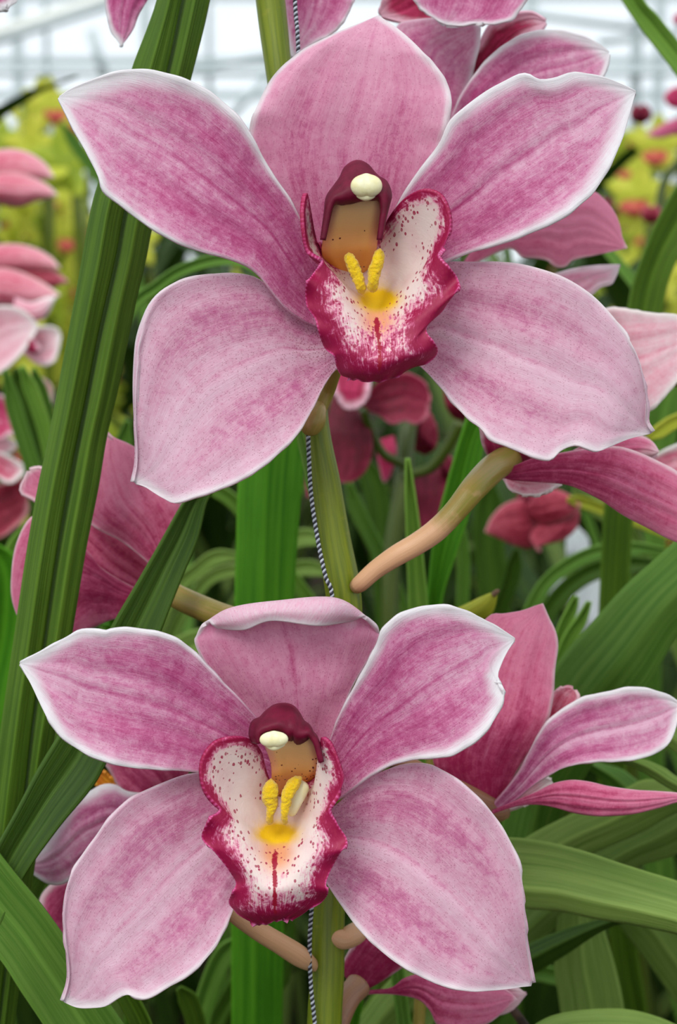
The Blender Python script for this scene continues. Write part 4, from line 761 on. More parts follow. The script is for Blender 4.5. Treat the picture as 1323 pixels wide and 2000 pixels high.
tw = tube(None, 'dry_twig', M['brown_twig'], [(935, 1915, 90, 7), (975, 1945, 92, 8), (1005, 1975, 95, 9), (1050, 2040, 100, 9)], 20, 10, ext=(0.1, 0.7, 0.0))
tag(tw, 'dark dry twig under the right tip of the lower bloom', 'twig')

# arching background leaves with their own shape
pa = empty('orchid_plant', (0.05, 1.02, 0), None, 'orchid plant with thin arching leaves in the shade behind the central stem', 'plant')
ca = (0.0, 1.0, 0.02)
def arc(par, m, P, w, z, ext, seed, fold=2.0):
    Q = spline(np.array(P, float), 20); T = np.gradient(Q, axis=0); T /= np.linalg.norm(T, axis=1)[:, None]; N = np.stack([-T[:, 1], T[:, 0]], 1)
    ww = w / 2 * np.clip(np.linspace(0, 1, 21) * 5 + 0.15, 0, 1)[:, None]
    leaf(par, M[m], (Q - N * ww).tolist(), (Q + N * ww).tolist(), z=(z, z + 20), fold=fold, ext=ext, seed=seed, nu=30, nv=8)
for k, (m, P, w, z) in enumerate([
    ('leaf_light', [(470, 1085), (420, 1090), (385, 1115), (345, 1150), (310, 1220)], 26, 330), ('leaf_light', [(500, 1110), (430, 1120), (390, 1150), (340, 1230), (320, 1300)], 22, 360),
    ('leaf_fresh', [(405, 950), (440, 968), (465, 990), (490, 1020)], 26, 300), ('leaf_light', [(640, 1060), (590, 1050), (540, 1080), (480, 1160)], 34, 360),
    ('leaf_light', [(650, 1120), (590, 1110), (530, 1140), (480, 1210)], 30, 400), ('leaf_mid', [(600, 930), (560, 1000), (520, 1100), (500, 1200)], 24, 420),
    ('leaf_mid', [(680, 940), (700, 1000), (725, 1050), (760, 1120), (790, 1200)], 26, 380), ('leaf_dark2', [(700, 880), (735, 960), (745, 1060), (760, 1220)], 46, 520),
    ('leaf_mid', [(890, 1000), (905, 1080), (905, 1160), (900, 1240)], 22, 320), ('leaf_dark2', [(960, 940), (955, 1050), (965, 1150), (975, 1240)], 60, 520),
    ('leaf_dark2', [(1010, 1070), (1000, 1130), (980, 1190), (970, 1260)], 30, 420), ('leaf_mid', [(1300, 1075), (1240, 1072), (1170, 1078), (1110, 1105), (1060, 1150), (1020, 1230)], 24, 300),
    ('leaf_dark2', [(1290, 1100), (1180, 1110), (1120, 1140), (1075, 1190), (1040, 1260)], 34, 330), ('leaf_light', [(1120, 960), (1160, 990), (1220, 1030), (1240, 1060)], 30, 380),
    ('leaf_yellow', [(1110, 975), (1150, 985), (1190, 1000), (1225, 1010)], 20, 360), ('leaf_mid', [(560, 560), (530, 540), (480, 512), (420, 508), (350, 530), (300, 565), (265, 590), (240, 640)], 20, 260),
    ('leaf_dark2', [(1020, 1590), (1000, 1640), (985, 1700), (990, 1800)], 50, 230), ('leaf_dark', [(700, 2000), (760, 1960), (820, 1950), (880, 1990), (900, 2050)], 50, 160),
    ('leaf_bright', [(700, 1940), (690, 1980), (680, 2040)], 26, 120), ('leaf_mid', [(470, 1830), (430, 1880), (400, 1960), (380, 2040)], 38, 200),
    ('leaf_dark2', [(560, 1860), (520, 1920), (470, 2000), (440, 2080)], 70, 220), ('leaf_dark', [(350, 1930), (370, 1960), (385, 2010), (390, 2080)], 36, 150),
    ('leaf_dark2', [(570, 1780), (540, 1850), (480, 1910), (420, 2010)], 46, 260), ('leaf_light', [(700, 1230), (560, 1240), (440, 1255), (380, 1262), (330, 1290)], 60, 300),
    ('leaf_dark2', [(900, 1440), (960, 1520), (1010, 1580), (1060, 1680)], 60, 300), ('leaf_mid', [(1130, 1920), (1040, 1900), (980, 1930), (940, 2010)], 30, 260)]):
    arc(pa, m, P, w, z, ca, 30 + k)
pw = empty('orchid_plant', (-0.3, 1.05, 0), None, 'orchid plant with slim light green leaves at the left picture edge', 'plant')
cw_ = (-0.22, 1.0, 0.02)
for k, (m, P, w, z) in enumerate([
    ('leaf_mid', [(10, 722), (28, 800), (60, 900), (80, 960), (90, 1100)], 30, 330), ('leaf_fresh', [(42, 715), (75, 800), (95, 870), (110, 960)], 26, 320), ('leaf_mid', [(65, 720), (85, 780), (100, 850), (110, 960)], 22, 325),
    ('leaf_dark2', [(30, 720), (55, 830), (70, 930), (80, 1000)], 40, 350), ('leaf_bright', [(-20, 1060), (10, 1120), (10, 1220), (-10, 1330)], 60, 260), ('leaf_fresh', [(60, 1020), (30, 1080), (15, 1180), (0, 1330)], 40, 280),
    ('leaf_mid', [(120, 240), (160, 300), (200, 360), (230, 440)], 24, 900), ('leaf_mid', [(250, 820), (235, 900), (225, 1000), (220, 1100)], 34, 300), ('leaf_bright', [(200, 1218), (215, 1212), (225, 1230), (230, 1260)], 24, 110)]):
    arc(pw, m, P, w, z, cw_, 70 + k)
pt = empty('orchid_plant', (0.42, 1.0, 0), None, 'orchid plant with long blades crossing the upper right picture edge', 'plant')
cp = (0.40, 0.95, 0.02)
leaf(pt, M['leaf_dark'], [(1420, 200), (1370, 290), (1323, 362), (1285, 430), (1260, 490), (1238, 550), (1228, 600), (1215, 700)], [(1480, 260), (1390, 400), (1340, 480), (1323, 505), (1305, 550), (1292, 610), (1280, 660), (1270, 720)], z=(200, 220), fold=3, ext=cp, seed=90)
leaf(pt, M['leaf_fresh'], [(1170, -70), (1216, 0), (1261, 65), (1323, 145), (1400, 260)], [(1230, -70), (1256, 0), (1285, 32), (1323, 78), (1400, 170)], z=(180, 200), fold=2, ext=(0.5, 0.9, 0.02), seed=91)
arc(pt, 'leaf_yellow', [(1266, 855), (1290, 842), (1323, 822), (1400, 800)], 24, 220, cp, 92)
arc(pt, 'leaf_mid', [(1290, 560), (1262, 590), (1245, 560), (1210, 515)], 18, 500, cp, 93)
arc(pt, 'leaf_mid', [(1330, 700), (1300, 790), (1280, 900), (1270, 1000)], 70, 420, cp, 94)

# ------------------------------------------------------------------ neighbouring spikes with blooms
def spike_root(x, y, z, label, group=None, st=None, ext=None, r=None):
    s = empty('orchid_spike', at(x, y, D0 + z / 1000), None, label, 'orchid flower', group)
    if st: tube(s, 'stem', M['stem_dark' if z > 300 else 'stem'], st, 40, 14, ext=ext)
    return s
PW = dict(wA=((0, 0), (0.5, 1.2), (1, 2)), wB=((0, 0), (0.5, 1.2), (1, 2)))
s2 = spike
bloom(s2, 'flower', (860, 240), 62, 'pink bloom peeking out right of the top sepal', [
    ('petal', [(850, 330), (868, 270), (885, 225), (902, 185), (925, 150), (955, 115), (990, 85), (1030, 66), (1080, 58), (1130, 68), (1165, 82), (1190, 102)], [(900, 360), (950, 300), (1000, 240), (1050, 215), (1100, 205), (1140, 195), (1165, 170), (1178, 148), (1186, 130), (1190, 104)], dict(mat='petal', z=0, cup=-2, deep=0.7, nu=60, nv=32, wA=((0, 0), (0.4, .6), (0.7, 1.6), (1, 3)), wB=((0, 0), (0.5, 1), (1, 1)))),
    ('dorsal_sepal', [(850, 340), (820, 250), (780, 160), (770, 90), (775, 50), (800, 40), (850, 35), (900, 42), (938, 52)], [(860, 340), (875, 280), (890, 230), (905, 200), (920, 165), (930, 120), (938, 90), (940, 54)], dict(mat='petal', z=5, deep=0.6, cup=2, wA=((0, 0), (1, 0.6)), wB=((0, 0.3), (0.5, 1.3), (1, 1.3)))),
    ('petal', [(860, 240), (900, 130), (935, 90), (960, 50), (1000, 30), (1040, 25), (1066, 42)], [(880, 250), (950, 160), (990, 110), (1020, 80), (1045, 65), (1060, 55), (1067, 44)], dict(z=16, deep=0.95, basedeep=0.3, mat='crimson2')),
])
bloom(s2, 'flower', (900, -60), 52, 'pink bloom cut off by the top edge above the upper bloom', [
    ('petal', [(860, -130), (800, -80), (800, -30), (808, 0), (825, 20), (850, 38), (870, 47)], [(960, -130), (1060, -80), (1050, -30), (1030, 0), (1015, 20), (1000, 38), (960, 48), (935, 44), (905, 50), (872, 48)], dict(mat='petal', cup=-2, deep=0.75, tipw=0.3, wA=((0, 0), (0.6, .8), (1, .9)), wB=((0, 0), (0.6, .9), (1, 1)))),
    ('lateral_sepal', [(800, -60), (760, -20), (742, 15), (745, 30)], [(900, -60), (880, 20), (840, 45), (790, 45), (746, 32)], dict(z=20, mat='crimson2', deep=0.7)),
])
bloom(s2, 'flower', (620, -60), 54, 'pale rose bloom hanging at the top edge behind the cord', [
    ('lateral_sepal', [(560, -100), (550, -30), (552, 20), (558, 60), (566, 100), (572, 112)], [(690, -100), (700, -40), (690, 5), (672, 40), (650, 65), (620, 80), (600, 95), (574, 113)], dict(mat='petal', cup=-2, deep=0.62, wA=((0, .5), (1, 1.3)), wB=((0, .5), (1, .8)))),
    ('lateral_sepal', [(280, -120), (240, -60), (206, -20), (204, 0), (208, 30), (216, 62), (228, 78), (236, 90)], [(360, -100), (320, -50), (298, -15), (289, 0), (272, 28), (262, 55), (250, 74), (237, 91)], dict(z=4, mat='petal', cup=2, deep=0.85, basedeep=0.3, wA=((0, .3), (0.6, 1.2), (1, 1.3)), wB=((0, 0), (1, .3)))),
    ('lateral_sepal', [(-80, -80), (-60, 0), (-30, 20), (0, 22), (10, 18)], [(80, -80), (50, -20), (35, 0), (25, 10), (11, 17)], dict(z=4, mat='petal', cup=2, deep=0.85)),
])
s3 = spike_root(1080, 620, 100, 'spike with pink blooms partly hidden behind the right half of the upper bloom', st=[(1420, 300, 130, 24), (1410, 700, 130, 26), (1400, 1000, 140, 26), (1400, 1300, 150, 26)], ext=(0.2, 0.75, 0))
tube(s3, 'pedicel', M['pedicel'], [(1100, 620, 118, 16), (1200, 680, 125, 18), (1330, 740, 130, 18), (1415, 780, 130, 16)], 20, 12)
bloom(s3, 'flower', (960, 470), 104, 'rose petals showing below the right petal of the upper bloom', [
    ('petal', [(900, 520), (960, 440), (1040, 390), (1110, 370), (1158, 373), (1180, 388), (1200, 412), (1212, 440), (1216, 462), (1226, 483)], [(900, 530), (990, 487), (1020, 503), (1045, 505), (1070, 510), (1085, 522), (1105, 522), (1122, 508), (1160, 500), (1195, 492), (1225, 485)], dict(mat='back', cup=2, deep=0.15, basedeep=0.3, wA=((0, 0), (1, 0.4)), wB=((0, .5), (0.6, 0.9), (1, .4)), nu=60, nv=30)),
    ('petal', [(1000, 600), (1060, 545), (1085, 534), (1120, 524), (1160, 518), (1195, 516), (1212, 516)], [(1010, 640), (1100, 590), (1135, 590), (1157, 577), (1175, 562), (1195, 556), (1205, 540), (1212, 518)], dict(z=10, mat='soft2', cup=2, deep=0.45, nu=50)),
])
bloom(s3, 'flower', (1260, 690), 96, 'pale pink petals at the right picture edge beside the upper bloom', [
    ('petal', [(1130, 640), (1165, 612), (1185, 602), (1215, 601), (1250, 607), (1290, 612), (1330, 616), (1400, 640)], [(1180, 780), (1225, 790), (1262, 803), (1280, 796), (1300, 775), (1325, 745), (1370, 700), (1400, 645)], dict(mat='soft', cup=-1, deep=0.25, wA=((0, .3), (1, 2)), wB=((0, .6), (1, 2)), nu=50)),
    ('petal', [(1240, 960), (1270, 900), (1300, 880), (1340, 865), (1400, 870)], [(1260, 1000), (1300, 940), (1330, 930), (1360, 925), (1400, 880)], dict(z=110, mat='soft', deep=0.7, nu=30)),
    ('petal', [(1220, 850), (1245, 845), (1265, 860), (1285, 885)], [(1220, 900), (1245, 905), (1265, 898), (1284, 888)], dict(z=30, mat='crimson2', deep=0.5, nu=30)),
])
# ---- dark red spike in the middle distance
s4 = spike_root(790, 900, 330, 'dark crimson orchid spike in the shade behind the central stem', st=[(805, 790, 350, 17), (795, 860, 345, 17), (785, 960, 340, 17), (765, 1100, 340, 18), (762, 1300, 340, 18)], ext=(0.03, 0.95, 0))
tube(s4, 'pedicel', M['stem_dark'], [(710, 800, 320, 8), (725, 840, 325, 9), (748, 885, 330, 9), (785, 905, 336, 9)], 24, 12)
tube(s4, 'pedicel', M['stem_dark'], [(790, 930, 336, 9), (840, 915, 330, 10), (870, 880, 325, 11), (900, 825, 320, 12)], 24, 12)
D = dict(deep=0.6, nu=36, nv=18, tipw=0.5, wA=((0, 0), (1, 0.6)), wB=((0, 0), (1, 0.6)))
bloom(s4, 'flower', (690, 770), 318, 'dark crimson bloom with a pink edged lip just under the upper bloom', [
    ('petal', [(700, 790), (745, 740), (790, 728), (825, 742), (838, 768), (836, 790)], [(712, 800), (740, 812), (765, 828), (790, 822), (815, 828), (834, 812), (837, 792)], dict(D, mat='crimson', cup=-2, wB=((0, .5), (1, 1)))),
    ('lateral_sepal', [(650, 770), (636, 840), (640, 900), (650, 935), (668, 942)], [(690, 790), (722, 830), (728, 880), (715, 920), (690, 940), (670, 943)], dict(D, mat='crimson', z=2, cup=2, deep=1.0)),
    ('lateral_sepal', [(640, 820), (610, 880), (598, 930), (600, 970)], [(660, 820), (650, 900), (630, 960), (602, 972)], dict(D, mat='crimson', z=10, cup=2)),
    ('lip', [(648, 728), (652, 760), (662, 780), (672, 794), (690, 798)], [(725, 735), (722, 760), (718, 775), (708, 788), (692, 797)], dict(D, mat='crimson2', z=-14, cup=-3, wA=((0, 1.5), (1, 3)), wB=((0, 1.5), (1, 3)), tipw=3)),
])
bloom(s4, 'flower', (840, 880), 350, 'dark crimson bloom and buds beside the green pedicel', [
    ('petal', [(810, 880), (805, 840), (815, 810), (840, 805), (852, 830)], [(830, 890), (848, 880), (856, 860), (855, 845), (853, 832)], dict(D, mat='crimson', z=0, cup=2)),
    ('petal', [(800, 920), (785, 950), (790, 990), (810, 1040), (830, 1060)], [(860, 900), (880, 930), (870, 970), (850, 1030), (832, 1060)], dict(D, mat='crimson', z=4, cup=3)),
    ('petal', [(860, 930), (860, 900), (868, 888), (876, 886), (884, 896)], [(872, 950), (884, 935), (886, 915), (886, 905), (884, 897)], dict(D, mat='crimson', z=2, cup=3)),
    ('petal', [(735, 860), (735, 880), (745, 930), (750, 942)], [(770, 850), (775, 880), (765, 925), (752, 943)], dict(D, mat='crimson2', z=8, cup=3)),
])
bloom(s4, 'flower', (900, 800), 330, 'dark crimson bud behind the lower edge of the upper bloom', [
    ('petal', [(905, 830), (880, 810), (868, 780), (870, 740), (890, 720)], [(915, 830), (935, 810), (940, 780), (925, 740), (892, 720)], dict(D, mat='crimson', cup=3))])
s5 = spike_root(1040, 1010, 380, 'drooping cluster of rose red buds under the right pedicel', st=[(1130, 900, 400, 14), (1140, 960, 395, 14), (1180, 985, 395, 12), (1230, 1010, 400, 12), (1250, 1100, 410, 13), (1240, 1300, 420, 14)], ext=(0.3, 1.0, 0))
bloom(s5, 'flower', (1060, 1000), 372, 'half open rose red bud with folded sepals', [
    ('petal', [(1060, 985), (1020, 975), (985, 985), (960, 1010), (947, 1038)], [(1060, 1040), (1040, 1070), (1010, 1068), (975, 1052), (948, 1040)], dict(D, mat='budred', z=0, cup=4, wA=((0, .3), (1, 1)))),
    ('petal', [(1030, 985), (1050, 965), (1080, 955), (1110, 965), (1135, 985)], [(1035, 1010), (1060, 1025), (1090, 1020), (1120, 1005), (1136, 988)], dict(D, mat='budred', z=-8, cup=4, wB=((0, .3), (1, 1)))),
    ('petal', [(1130, 970), (1133, 1000), (1128, 1030), (1100, 1055), (1050, 1068), (1058, 1076)], [(1080, 1010), (1060, 1020), (1040, 1035), (1035, 1050), (1040, 1062), (1056, 1076)], dict(D, mat='budred', z=-4, cup=4)),
    ('petal', [(1010, 1000), (1005, 980), (1020, 960), (1050, 950), (1060, 955)], [(1040, 1000), (1060, 990), (1075, 975), (1070, 960), (1062, 955)], dict(D, mat='crimson', z=4, cup=3)),
])
s6 = spike_root(1140, 1150, 560, 'blurred white orchid spike behind the broad leaves on the right', st=[(1120, 1020, 600, 10), (1130, 1150, 600, 10), (1120, 1300, 610, 11)], ext=(0.28, 1.2, 0))
bloom(s6, 'flower', (1130, 1060), 560, 'blurred white bloom', [
    ('petal', [(1110, 1110), (1108, 1070), (1112, 1040), (1125, 1030)], [(1135, 1110), (1148, 1085), (1148, 1055), (1127, 1030)], dict(D, mat='whitep', nu=24)),
    ('petal', [(1080, 1180), (1068, 1150), (1078, 1125), (1090, 1110)], [(1088, 1180), (1098, 1150), (1100, 1125), (1092, 1110)], dict(D, mat='whitep', nu=24)),
    ('petal', [(1120, 1260), (1108, 1210), (1120, 1170), (1150, 1130), (1168, 1126)], [(1140, 1260), (1160, 1230), (1182, 1190), (1186, 1150), (1170, 1126)], dict(D, mat='whitep', z=-10, nu=24)),
])
# ---- soft pink spikes at the left edge
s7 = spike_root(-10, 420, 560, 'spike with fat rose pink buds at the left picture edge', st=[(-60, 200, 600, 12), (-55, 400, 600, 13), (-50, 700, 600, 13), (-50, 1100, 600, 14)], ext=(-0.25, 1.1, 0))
for z_, its, lb in ((560, [
    ('sepal', [(-70, 330), (-30, 300), (15, 290), (55, 297), (88, 318), (106, 344)], [(-60, 350), (0, 360), (40, 358), (75, 352), (95, 350), (105, 347)], dict(z=0, cup=8)),
    ('sepal', [(-60, 360), (0, 338), (35, 337), (65, 346), (95, 362), (113, 380)], [(-60, 395), (0, 398), (40, 404), (72, 392), (95, 388), (112, 382)], dict(z=-10, cup=10)),
    ('petal', [(-60, 370), (-20, 372), (20, 375), (60, 382), (80, 386)], [(-60, 395), (0, 400), (25, 406), (50, 402), (79, 388)], dict(z=-2, cup=6, mat='budred'))], 'upper fat pink bud at the left edge'), (540, [
    ('sepal', [(-70, 500), (-20, 480), (30, 476), (70, 485), (100, 502), (118, 522)], [(-60, 520), (0, 532), (50, 530), (80, 528), (105, 526), (117, 524)], dict(z=0, cup=8)),
    ('sepal', [(-30, 520), (20, 512), (70, 512), (110, 530), (134, 549)], [(-30, 560), (20, 570), (70, 575), (105, 562), (133, 551)], dict(z=4, cup=6, mat='budred')),
    ('sepal', [(-60, 530), (0, 522), (40, 530), (85, 552), (118, 575)], [(-60, 590), (0, 600), (45, 606), (85, 600), (116, 578)], dict(z=-8, cup=8)),
    ], 'lower fat pink bud at the left edge')):
    y0 = 350 if z_ == 560 else 530
    bloom(s7, 'flower', (0, y0), z_, lb, [(a, b, c, dict(dict(mat='soft3', nu=30, nv=20, deep=0.55, **PW), **d)) for a, b, c, d in its])
s8 = spike_root(20, 650, 470, 'spike of pale pink and white blooms below the fat buds on the left', st=[(-30, 600, 520, 11), (-25, 800, 520, 12), (-25, 1100, 520, 12)], ext=(-0.2, 1.0, 0))
bloom(s8, 'flower', (50, 660), 470, 'pale pink bloom with a small dark red lip', [
    ('petal', [(-60, 620), (-10, 600), (30, 600), (60, 618), (75, 636)], [(-60, 720), (-10, 730), (20, 712), (50, 680), (74, 640)], dict(z=-6, mat='soft', cup=-4, deep=0.3, nu=30)),
    ('petal', [(30, 580), (60, 590), (90, 580), (110, 578)], [(20, 620), (60, 630), (90, 618), (110, 582)], dict(z=6, mat='soft', cup=4, deep=0.4, nu=30)),
    ('sepal', [(40, 650), (75, 640), (105, 640), (118, 652)], [(45, 690), (75, 712), (105, 705), (118, 655)], dict(z=4, mat='soft', cup=-4, deep=0.3, nu=30)),
    ('lip', [(46, 668), (58, 660), (68, 664), (80, 680)], [(46, 680), (60, 692), (72, 694), (80, 682)], dict(z=-10, mat='crimson2', cup=4, deep=0.8, nu=20)),
    ('petal', [(60, 730), (90, 745), (100, 760), (100, 790)], [(50, 740), (70, 770), (85, 790), (99, 792)], dict(z=20, mat='soft3', nu=20))])
bloom(s8, 'flower', (10, 850), 430, 'pink and white striped bloom with a ruffled magenta lip', [
    ('lip', [(-30, 790), (0, 772), (20, 790), (40, 815), (48, 832)], [(-30, 850), (0, 860), (15, 850), (30, 850), (47, 835)], dict(z=-8, mat='crimson3', cup=-4, deep=0.6, nu=30, ripple=1.5)),
    ('sepal', [(-40, 850), (0, 852), (20, 858), (34, 868)], [(-40, 890), (0, 888), (20, 882), (33, 870)], dict(z=4, mat='soft', deep=0.4, nu=20)),
    ('petal', [(-40, 880), (0, 885), (28, 898), (53, 915)], [(-40, 920), (-10, 930), (20, 944), (52, 918)], dict(z=-4, mat='soft', deep=0.75, paleband=-0.5, nu=30)),
    ('petal', [(-40, 950), (0, 945), (30, 935), (50, 940), (60, 975)], [(-40, 1060), (0, 1050), (30, 1030), (50, 1010), (60, 980)], dict(z=20, mat='budred', cup=-3, deep=0.8, nu=30))])

# ------------------------------------------------------------------ procedural plants behind (each a thing of its own)
rnd = random.Random(11)
def add_uvpig(me, uvs, pig):
    li = np.empty(len(me.loops), dtype=np.int32); me.loops.foreach_get('vertex_index', li)
    l = me.uv_layers.new(name='flow'); l.data.foreach_set('uv', np.asarray(uvs, np.float32)[li].ravel())
    a = me.color_attributes.new('pig', 'FLOAT_COLOR', 'POINT'); q = np.ones((len(uvs), 4), np.float32); q[:, :3] = pig; a.data.foreach_set('color', q.ravel())
def strap_mesh(L, w, lean, droop, mat, seed):
    nu, nv = 22, 6; s = np.linspace(0, 1, nu + 1); a = lean + droop * s ** 2.2
    x = np.cumsum(np.sin(a)) * L / nu; z = np.cumsum(np.cos(a)) * L / nu; x -= x[0]; z -= z[0]
    ww = w * np.minimum(1, 0.55 + s * 1.3) * np.clip((1 - s) * 5, 0.03, 1) ** 0.6
    v = np.linspace(-1, 1, nv + 1)
    V = []; UVs = []; PG = []
    for i in range(nu + 1):
        for q in v:
            f = 0.35 * abs(q) * ww[i] / 2
            V.append((x[i] - math.cos(a[i]) * f, q * ww[i] / 2, z[i] + math.sin(a[i]) * f)); UVs.append((s[i] * L * 1000 + seed * 77, q * w * 500 + seed * 13)); PG.append((0.6 * math.exp(-(q / 0.1) ** 2), 0, 0))
    me = bpy.data.meshes.new('leaf'); me.from_pydata(V, [], gridF(nu, nv)); me.materials.append(mat)
    me.polygons.foreach_set('use_smooth', [True] * len(me.polygons)); add_uvpig(me, UVs, np.array(PG)); return me
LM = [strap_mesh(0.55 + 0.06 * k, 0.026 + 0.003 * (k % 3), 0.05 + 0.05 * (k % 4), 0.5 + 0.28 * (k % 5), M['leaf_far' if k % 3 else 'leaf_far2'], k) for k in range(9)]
def far_plant(x, y, n, label, group, sc=1.0, base=0.0):
    p = empty('orchid_plant', (x, y, base), None, label, 'plant', group)
    for k in range(n):
        o = bpy.data.objects.new('leaf', rnd.choice(LM)); C.objects.link(o); o.parent = p
        an = rnd.random() * 6.283; r = rnd.random() * 0.06
        o.location = (math.cos(an) * r, math.sin(an) * r, 0); o.rotation_euler = (rnd.uniform(-.1, .1), rnd.uniform(-.12, .12), an)
        s = rnd.uniform(0.8, 1.15) * sc; o.scale = (s, s, s)
    return p
def pot(x, y):
    p = empty('plant_pot', (x, y, 0)); return p
def tepal_mesh(mat, pigw=0.2, L=0.042, w=0.024):
    nu, nv = 10, 6; V = []; PG = []; UVs = []
    for i in range(nu + 1):
        s = i / nu; ww = w * math.sin(math.pi * min(1, 0.10 + 0.9 * s) ** 0.9) ** 0.7 + 0.001
        for j in range(nv + 1):
            q = -1 + 2 * j / nv; V.append((s * L, q * ww / 2, 0.012 * s * s - 0.006 * s - 0.003 * q * q)); UVs.append((s * L * 1000, q * 12))
            PG.append((max(0, abs(q) * 1.2 - 0.7) + max(0, s - 0.8) * 2, 0.5, 0))
    me = bpy.data.meshes.new('petal'); me.from_pydata(V, [], gridF(nu, nv)); me.materials.append(mat)
    me.polygons.foreach_set('use_smooth', [True] * len(me.polygons)); add_uvpig(me, UVs, np.array(PG)); return me
def lip_mesh(mat):
    nu, nv = 8, 8; V = []; UVs = []; PG = []
    for i in range(nu + 1):
        s = i / nu
        for j in range(nv + 1):
            q = -1 + 2 * j / nv; ww = 0.011 + 0.006 * math.sin(s * 5)
            V.append((0.004 + s * 0.02, q * ww, 0.016 * math.sin(s * 2.6) + 0.01 * q * q * (1 - s))); UVs.append((s * 20, q * 8)); PG.append((0.2, 0.5, 0))
    me = bpy.data.meshes.new('lip'); me.from_pydata(V, [], gridF(nu, nv)); me.materials.append(mat)
    me.polygons.foreach_set('use_smooth', [True] * len(me.polygons)); add_uvpig(me, UVs, np.array(PG)); return me
KIND = {'green': (tepal_mesh(M['gflower'], L=0.046, w=0.03), lip_mesh(M['yflower'])), 'yellow': (tepal_mesh(M['yflower']), lip_mesh(M['redlip'])), 'pink': (tepal_mesh(M['soft3']), lip_mesh(M['crimson2'])), 'rose': (tepal_mesh(M['budred']), lip_mesh(M['crimson'])), 'white': (tepal_mesh(M['soft']), lip_mesh(M['redlip']))}
def far_spike(x, y, top, kind, label, group, nf=7, lean=(0, 0), fs=1.0, start=0.0):
    s = empty('orchid_spike', (x, y, 0), None, label, 'orchid flower', group)
    t = np.linspace(0, 1, 14); P = np.stack([x + lean[0] * t ** 2, y + lean[1] * t ** 2, top * t], 1)
    tube_w(s, 'stem', M['stem'], P, np.linspace(0.006, 0.004, 14), 8)
    tm, lm = KIND[kind]
    for k in range(nf):
        q = 1 - start - k * 0.075; c = np.array([np.interp(q, t, P[:, i]) for i in range(3)])
        yaw = (k * 2.4 + rnd.random()) if k % 2 else -math.pi / 2 + rnd.uniform(-0.9, 0.9)
        f = bpy.data.objects.new('flower', None); f.empty_display_size = 0.01; C.objects.link(f); f.parent = s
        f.location = (c[0] - x + 0.035 * math.cos(yaw), c[1] - y + 0.035 * math.sin(yaw), c[2])
        f.rotation_euler = (0, math.pi / 2 + rnd.uniform(-.2, .2), yaw)
        f.scale = (fs,) * 3
        for i in range(5):
            o = bpy.data.objects.new('petal', tm); C.objects.link(o); o.parent = f; o.rotation_euler = (0, 0, math.pi + i * 2 * math.pi / 5)
        o = bpy.data.objects.new('lip', lm); C.objects.link(o); o.parent = f; o.location = (0, 0, 0.004)
    return s
# rows of plants; a gap is kept clear around the traced foreground
rows = [(1.25, 0.16), (1.7, 0.2), (2.2, 0.26), (2.9, 0.33), (3.8, 0.42), (5.0, 0.55), (6.8, 0.75)]
ROWL = ['leafy orchid plant of the nearest blurred row'] + ['leafy orchid plant of the %s blurred row' % w for w in ('second', 'third', 'fourth', 'fifth', 'sixth', 'farthest')]
for ri, (y, dx) in enumerate(rows):
    half = y * 0.24 + (0.40 if ri < 4 else 0.2); n = int(2 * half / dx) + 1
    for k in range(n):
        x = -half + k * dx + rnd.uniform(-.04, .04)
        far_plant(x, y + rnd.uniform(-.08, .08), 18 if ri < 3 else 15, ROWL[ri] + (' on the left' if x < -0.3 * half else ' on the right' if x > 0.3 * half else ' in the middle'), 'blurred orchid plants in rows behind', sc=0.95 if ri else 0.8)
for (px, py, y, kd, nf) in [(20, 195, 2.1, 'yellow', 8), (70, 230, 2.4, 'yellow', 7), (135, 260, 2.6, 'yellow', 7), (-20, 330, 1.9, 'yellow', 8), (120, 390, 1.9, 'yellow', 8), (45, 420, 2.2, 'yellow', 8), (330, 470, 1.8, 'yellow', 5), (180, 300, 2.9, 'yellow', 7),
                        (1240, 270, 2.6, 'yellow', 8), (1300, 300, 2.2, 'yellow', 8), (1200, 330, 2.4, 'yellow', 7), (1270, 390, 3.0, 'yellow', 7), (480, 470, 2.2, 'yellow', 6)]:
    q = at(px, py, y); far_spike(q.x, q.y, q.z, kd, 'blurred spike of yellow green blooms far behind ' + ('at the left edge of the picture' if px < 160 else 'near the tall dark leaves' if px < 600 else 'under the right petal tip'), 'yellow green spikes far behind', nf, (rnd.uniform(-.03, .03), 0), 0.62)
for k in range(34):
    side = k % 3 != 2
    px = rnd.uniform(-40, 200) if side else rnd.uniform(1150, 1350); py = rnd.uniform(200, 520) if side else rnd.uniform(270, 520); y = rnd.uniform(1.7, 3.2)
    q = at(px, py, y); far_spike(q.x, q.y, q.z, 'green' if k % 2 else 'yellow', 'blurred pale green blooms ' + ('behind the fat pink buds on the left' if side else 'behind the petals on the right'), 'pale green spikes crowded far behind', 10, (rnd.uniform(-.03, .03), 0), 0.8)
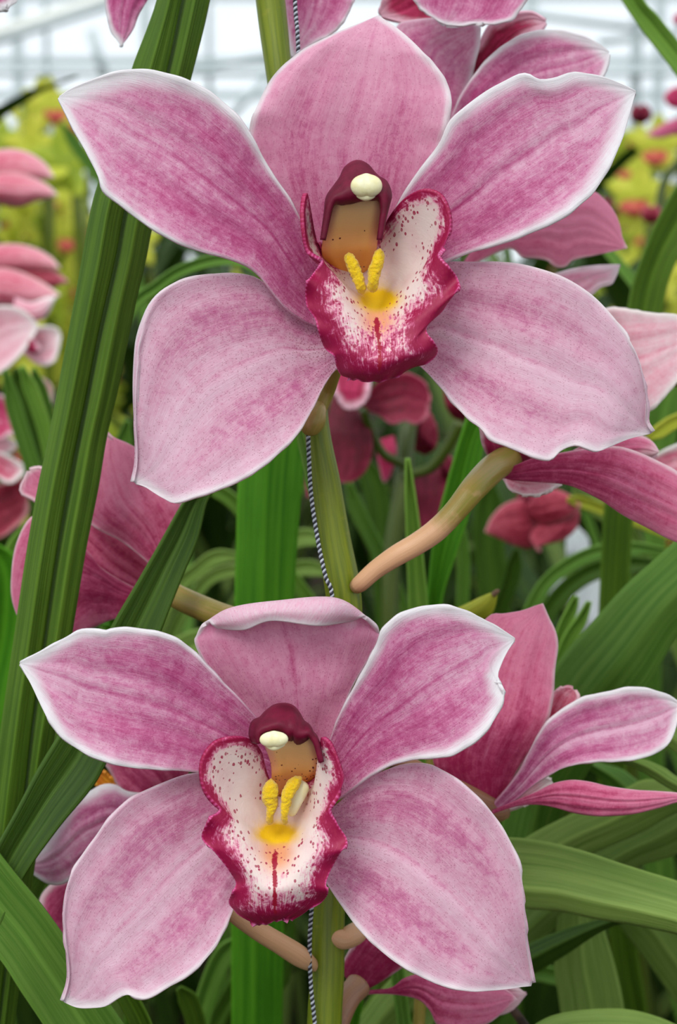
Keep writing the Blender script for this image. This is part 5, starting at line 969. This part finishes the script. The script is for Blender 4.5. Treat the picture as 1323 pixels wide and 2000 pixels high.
for k in range(14):
    side = k % 2; q = at(rnd.uniform(-60, 260) if side else rnd.uniform(1120, 1380), 500, rnd.uniform(2.6, 4.2))
    far_plant(q.x, q.y, 20, 'taller blurred plant among the green blooms ' + ('on the left' if side else 'on the right'), 'tall blurred plants', rnd.uniform(0.82, 1.0))
s9 = spike_root(1310, 230, 800, 'blurred magenta bloom and buds at the upper right picture edge', st=[(1340, 190, 820, 9), (1335, 300, 820, 9), (1290, 390, 820, 9), (1285, 700, 820, 9), (1285, 1100, 830, 9)], ext=(0.22, 1.35, 0))
bloom(s9, 'flower', (1310, 230), 800, 'blurred magenta bloom at the right edge', [
    ('petal', [(1360, 170), (1330, 168), (1310, 174), (1296, 190)], [(1360, 215), (1330, 214), (1308, 208), (1297, 192)], dict(D, mat='crimson2', cup=3, nu=20)),
    ('petal', [(1360, 225), (1320, 232), (1290, 245), (1262, 264)], [(1360, 262), (1320, 264), (1290, 270), (1264, 266)], dict(D, mat='back', cup=3, nu=20)),
    ('petal', [(1350, 20), (1330, 24), (1318, 30), (1314, 38)], [(1350, 56), (1332, 54), (1320, 48), (1315, 40)], dict(D, mat='crimson2', cup=3, nu=20))])
for cx, cy, r, mt in ((1273, 418, 19, 'budred'), (1252, 222, 20, 'crimson'), (1185, 400, 14, 'crimson')):
    bloom(s9, 'bud', (cx, cy), 800, 'blurred closed bud', [
        ('sepal', [(cx - r * .3, cy + r), (cx - r, cy + r * .5), (cx - r, cy - r * .4), (cx - r * .4, cy - r)], [(cx + r * .2, cy + r), (cx + r * .3, cy + r * .4), (cx + r * .2, cy - r * .4), (cx - r * .3, cy - r)], dict(D, mat=mt, cup=6, nu=16, nv=10)),
        ('sepal', [(cx - r * .2, cy + r), (cx, cy + r * .4), (cx - r * .1, cy - r * .4), (cx + r * .3, cy - r)], [(cx + r * .3, cy + r), (cx + r, cy + r * .5), (cx + r, cy - r * .4), (cx + r * .4, cy - r)], dict(D, mat=mt, z=-3, cup=6, nu=16, nv=10))])
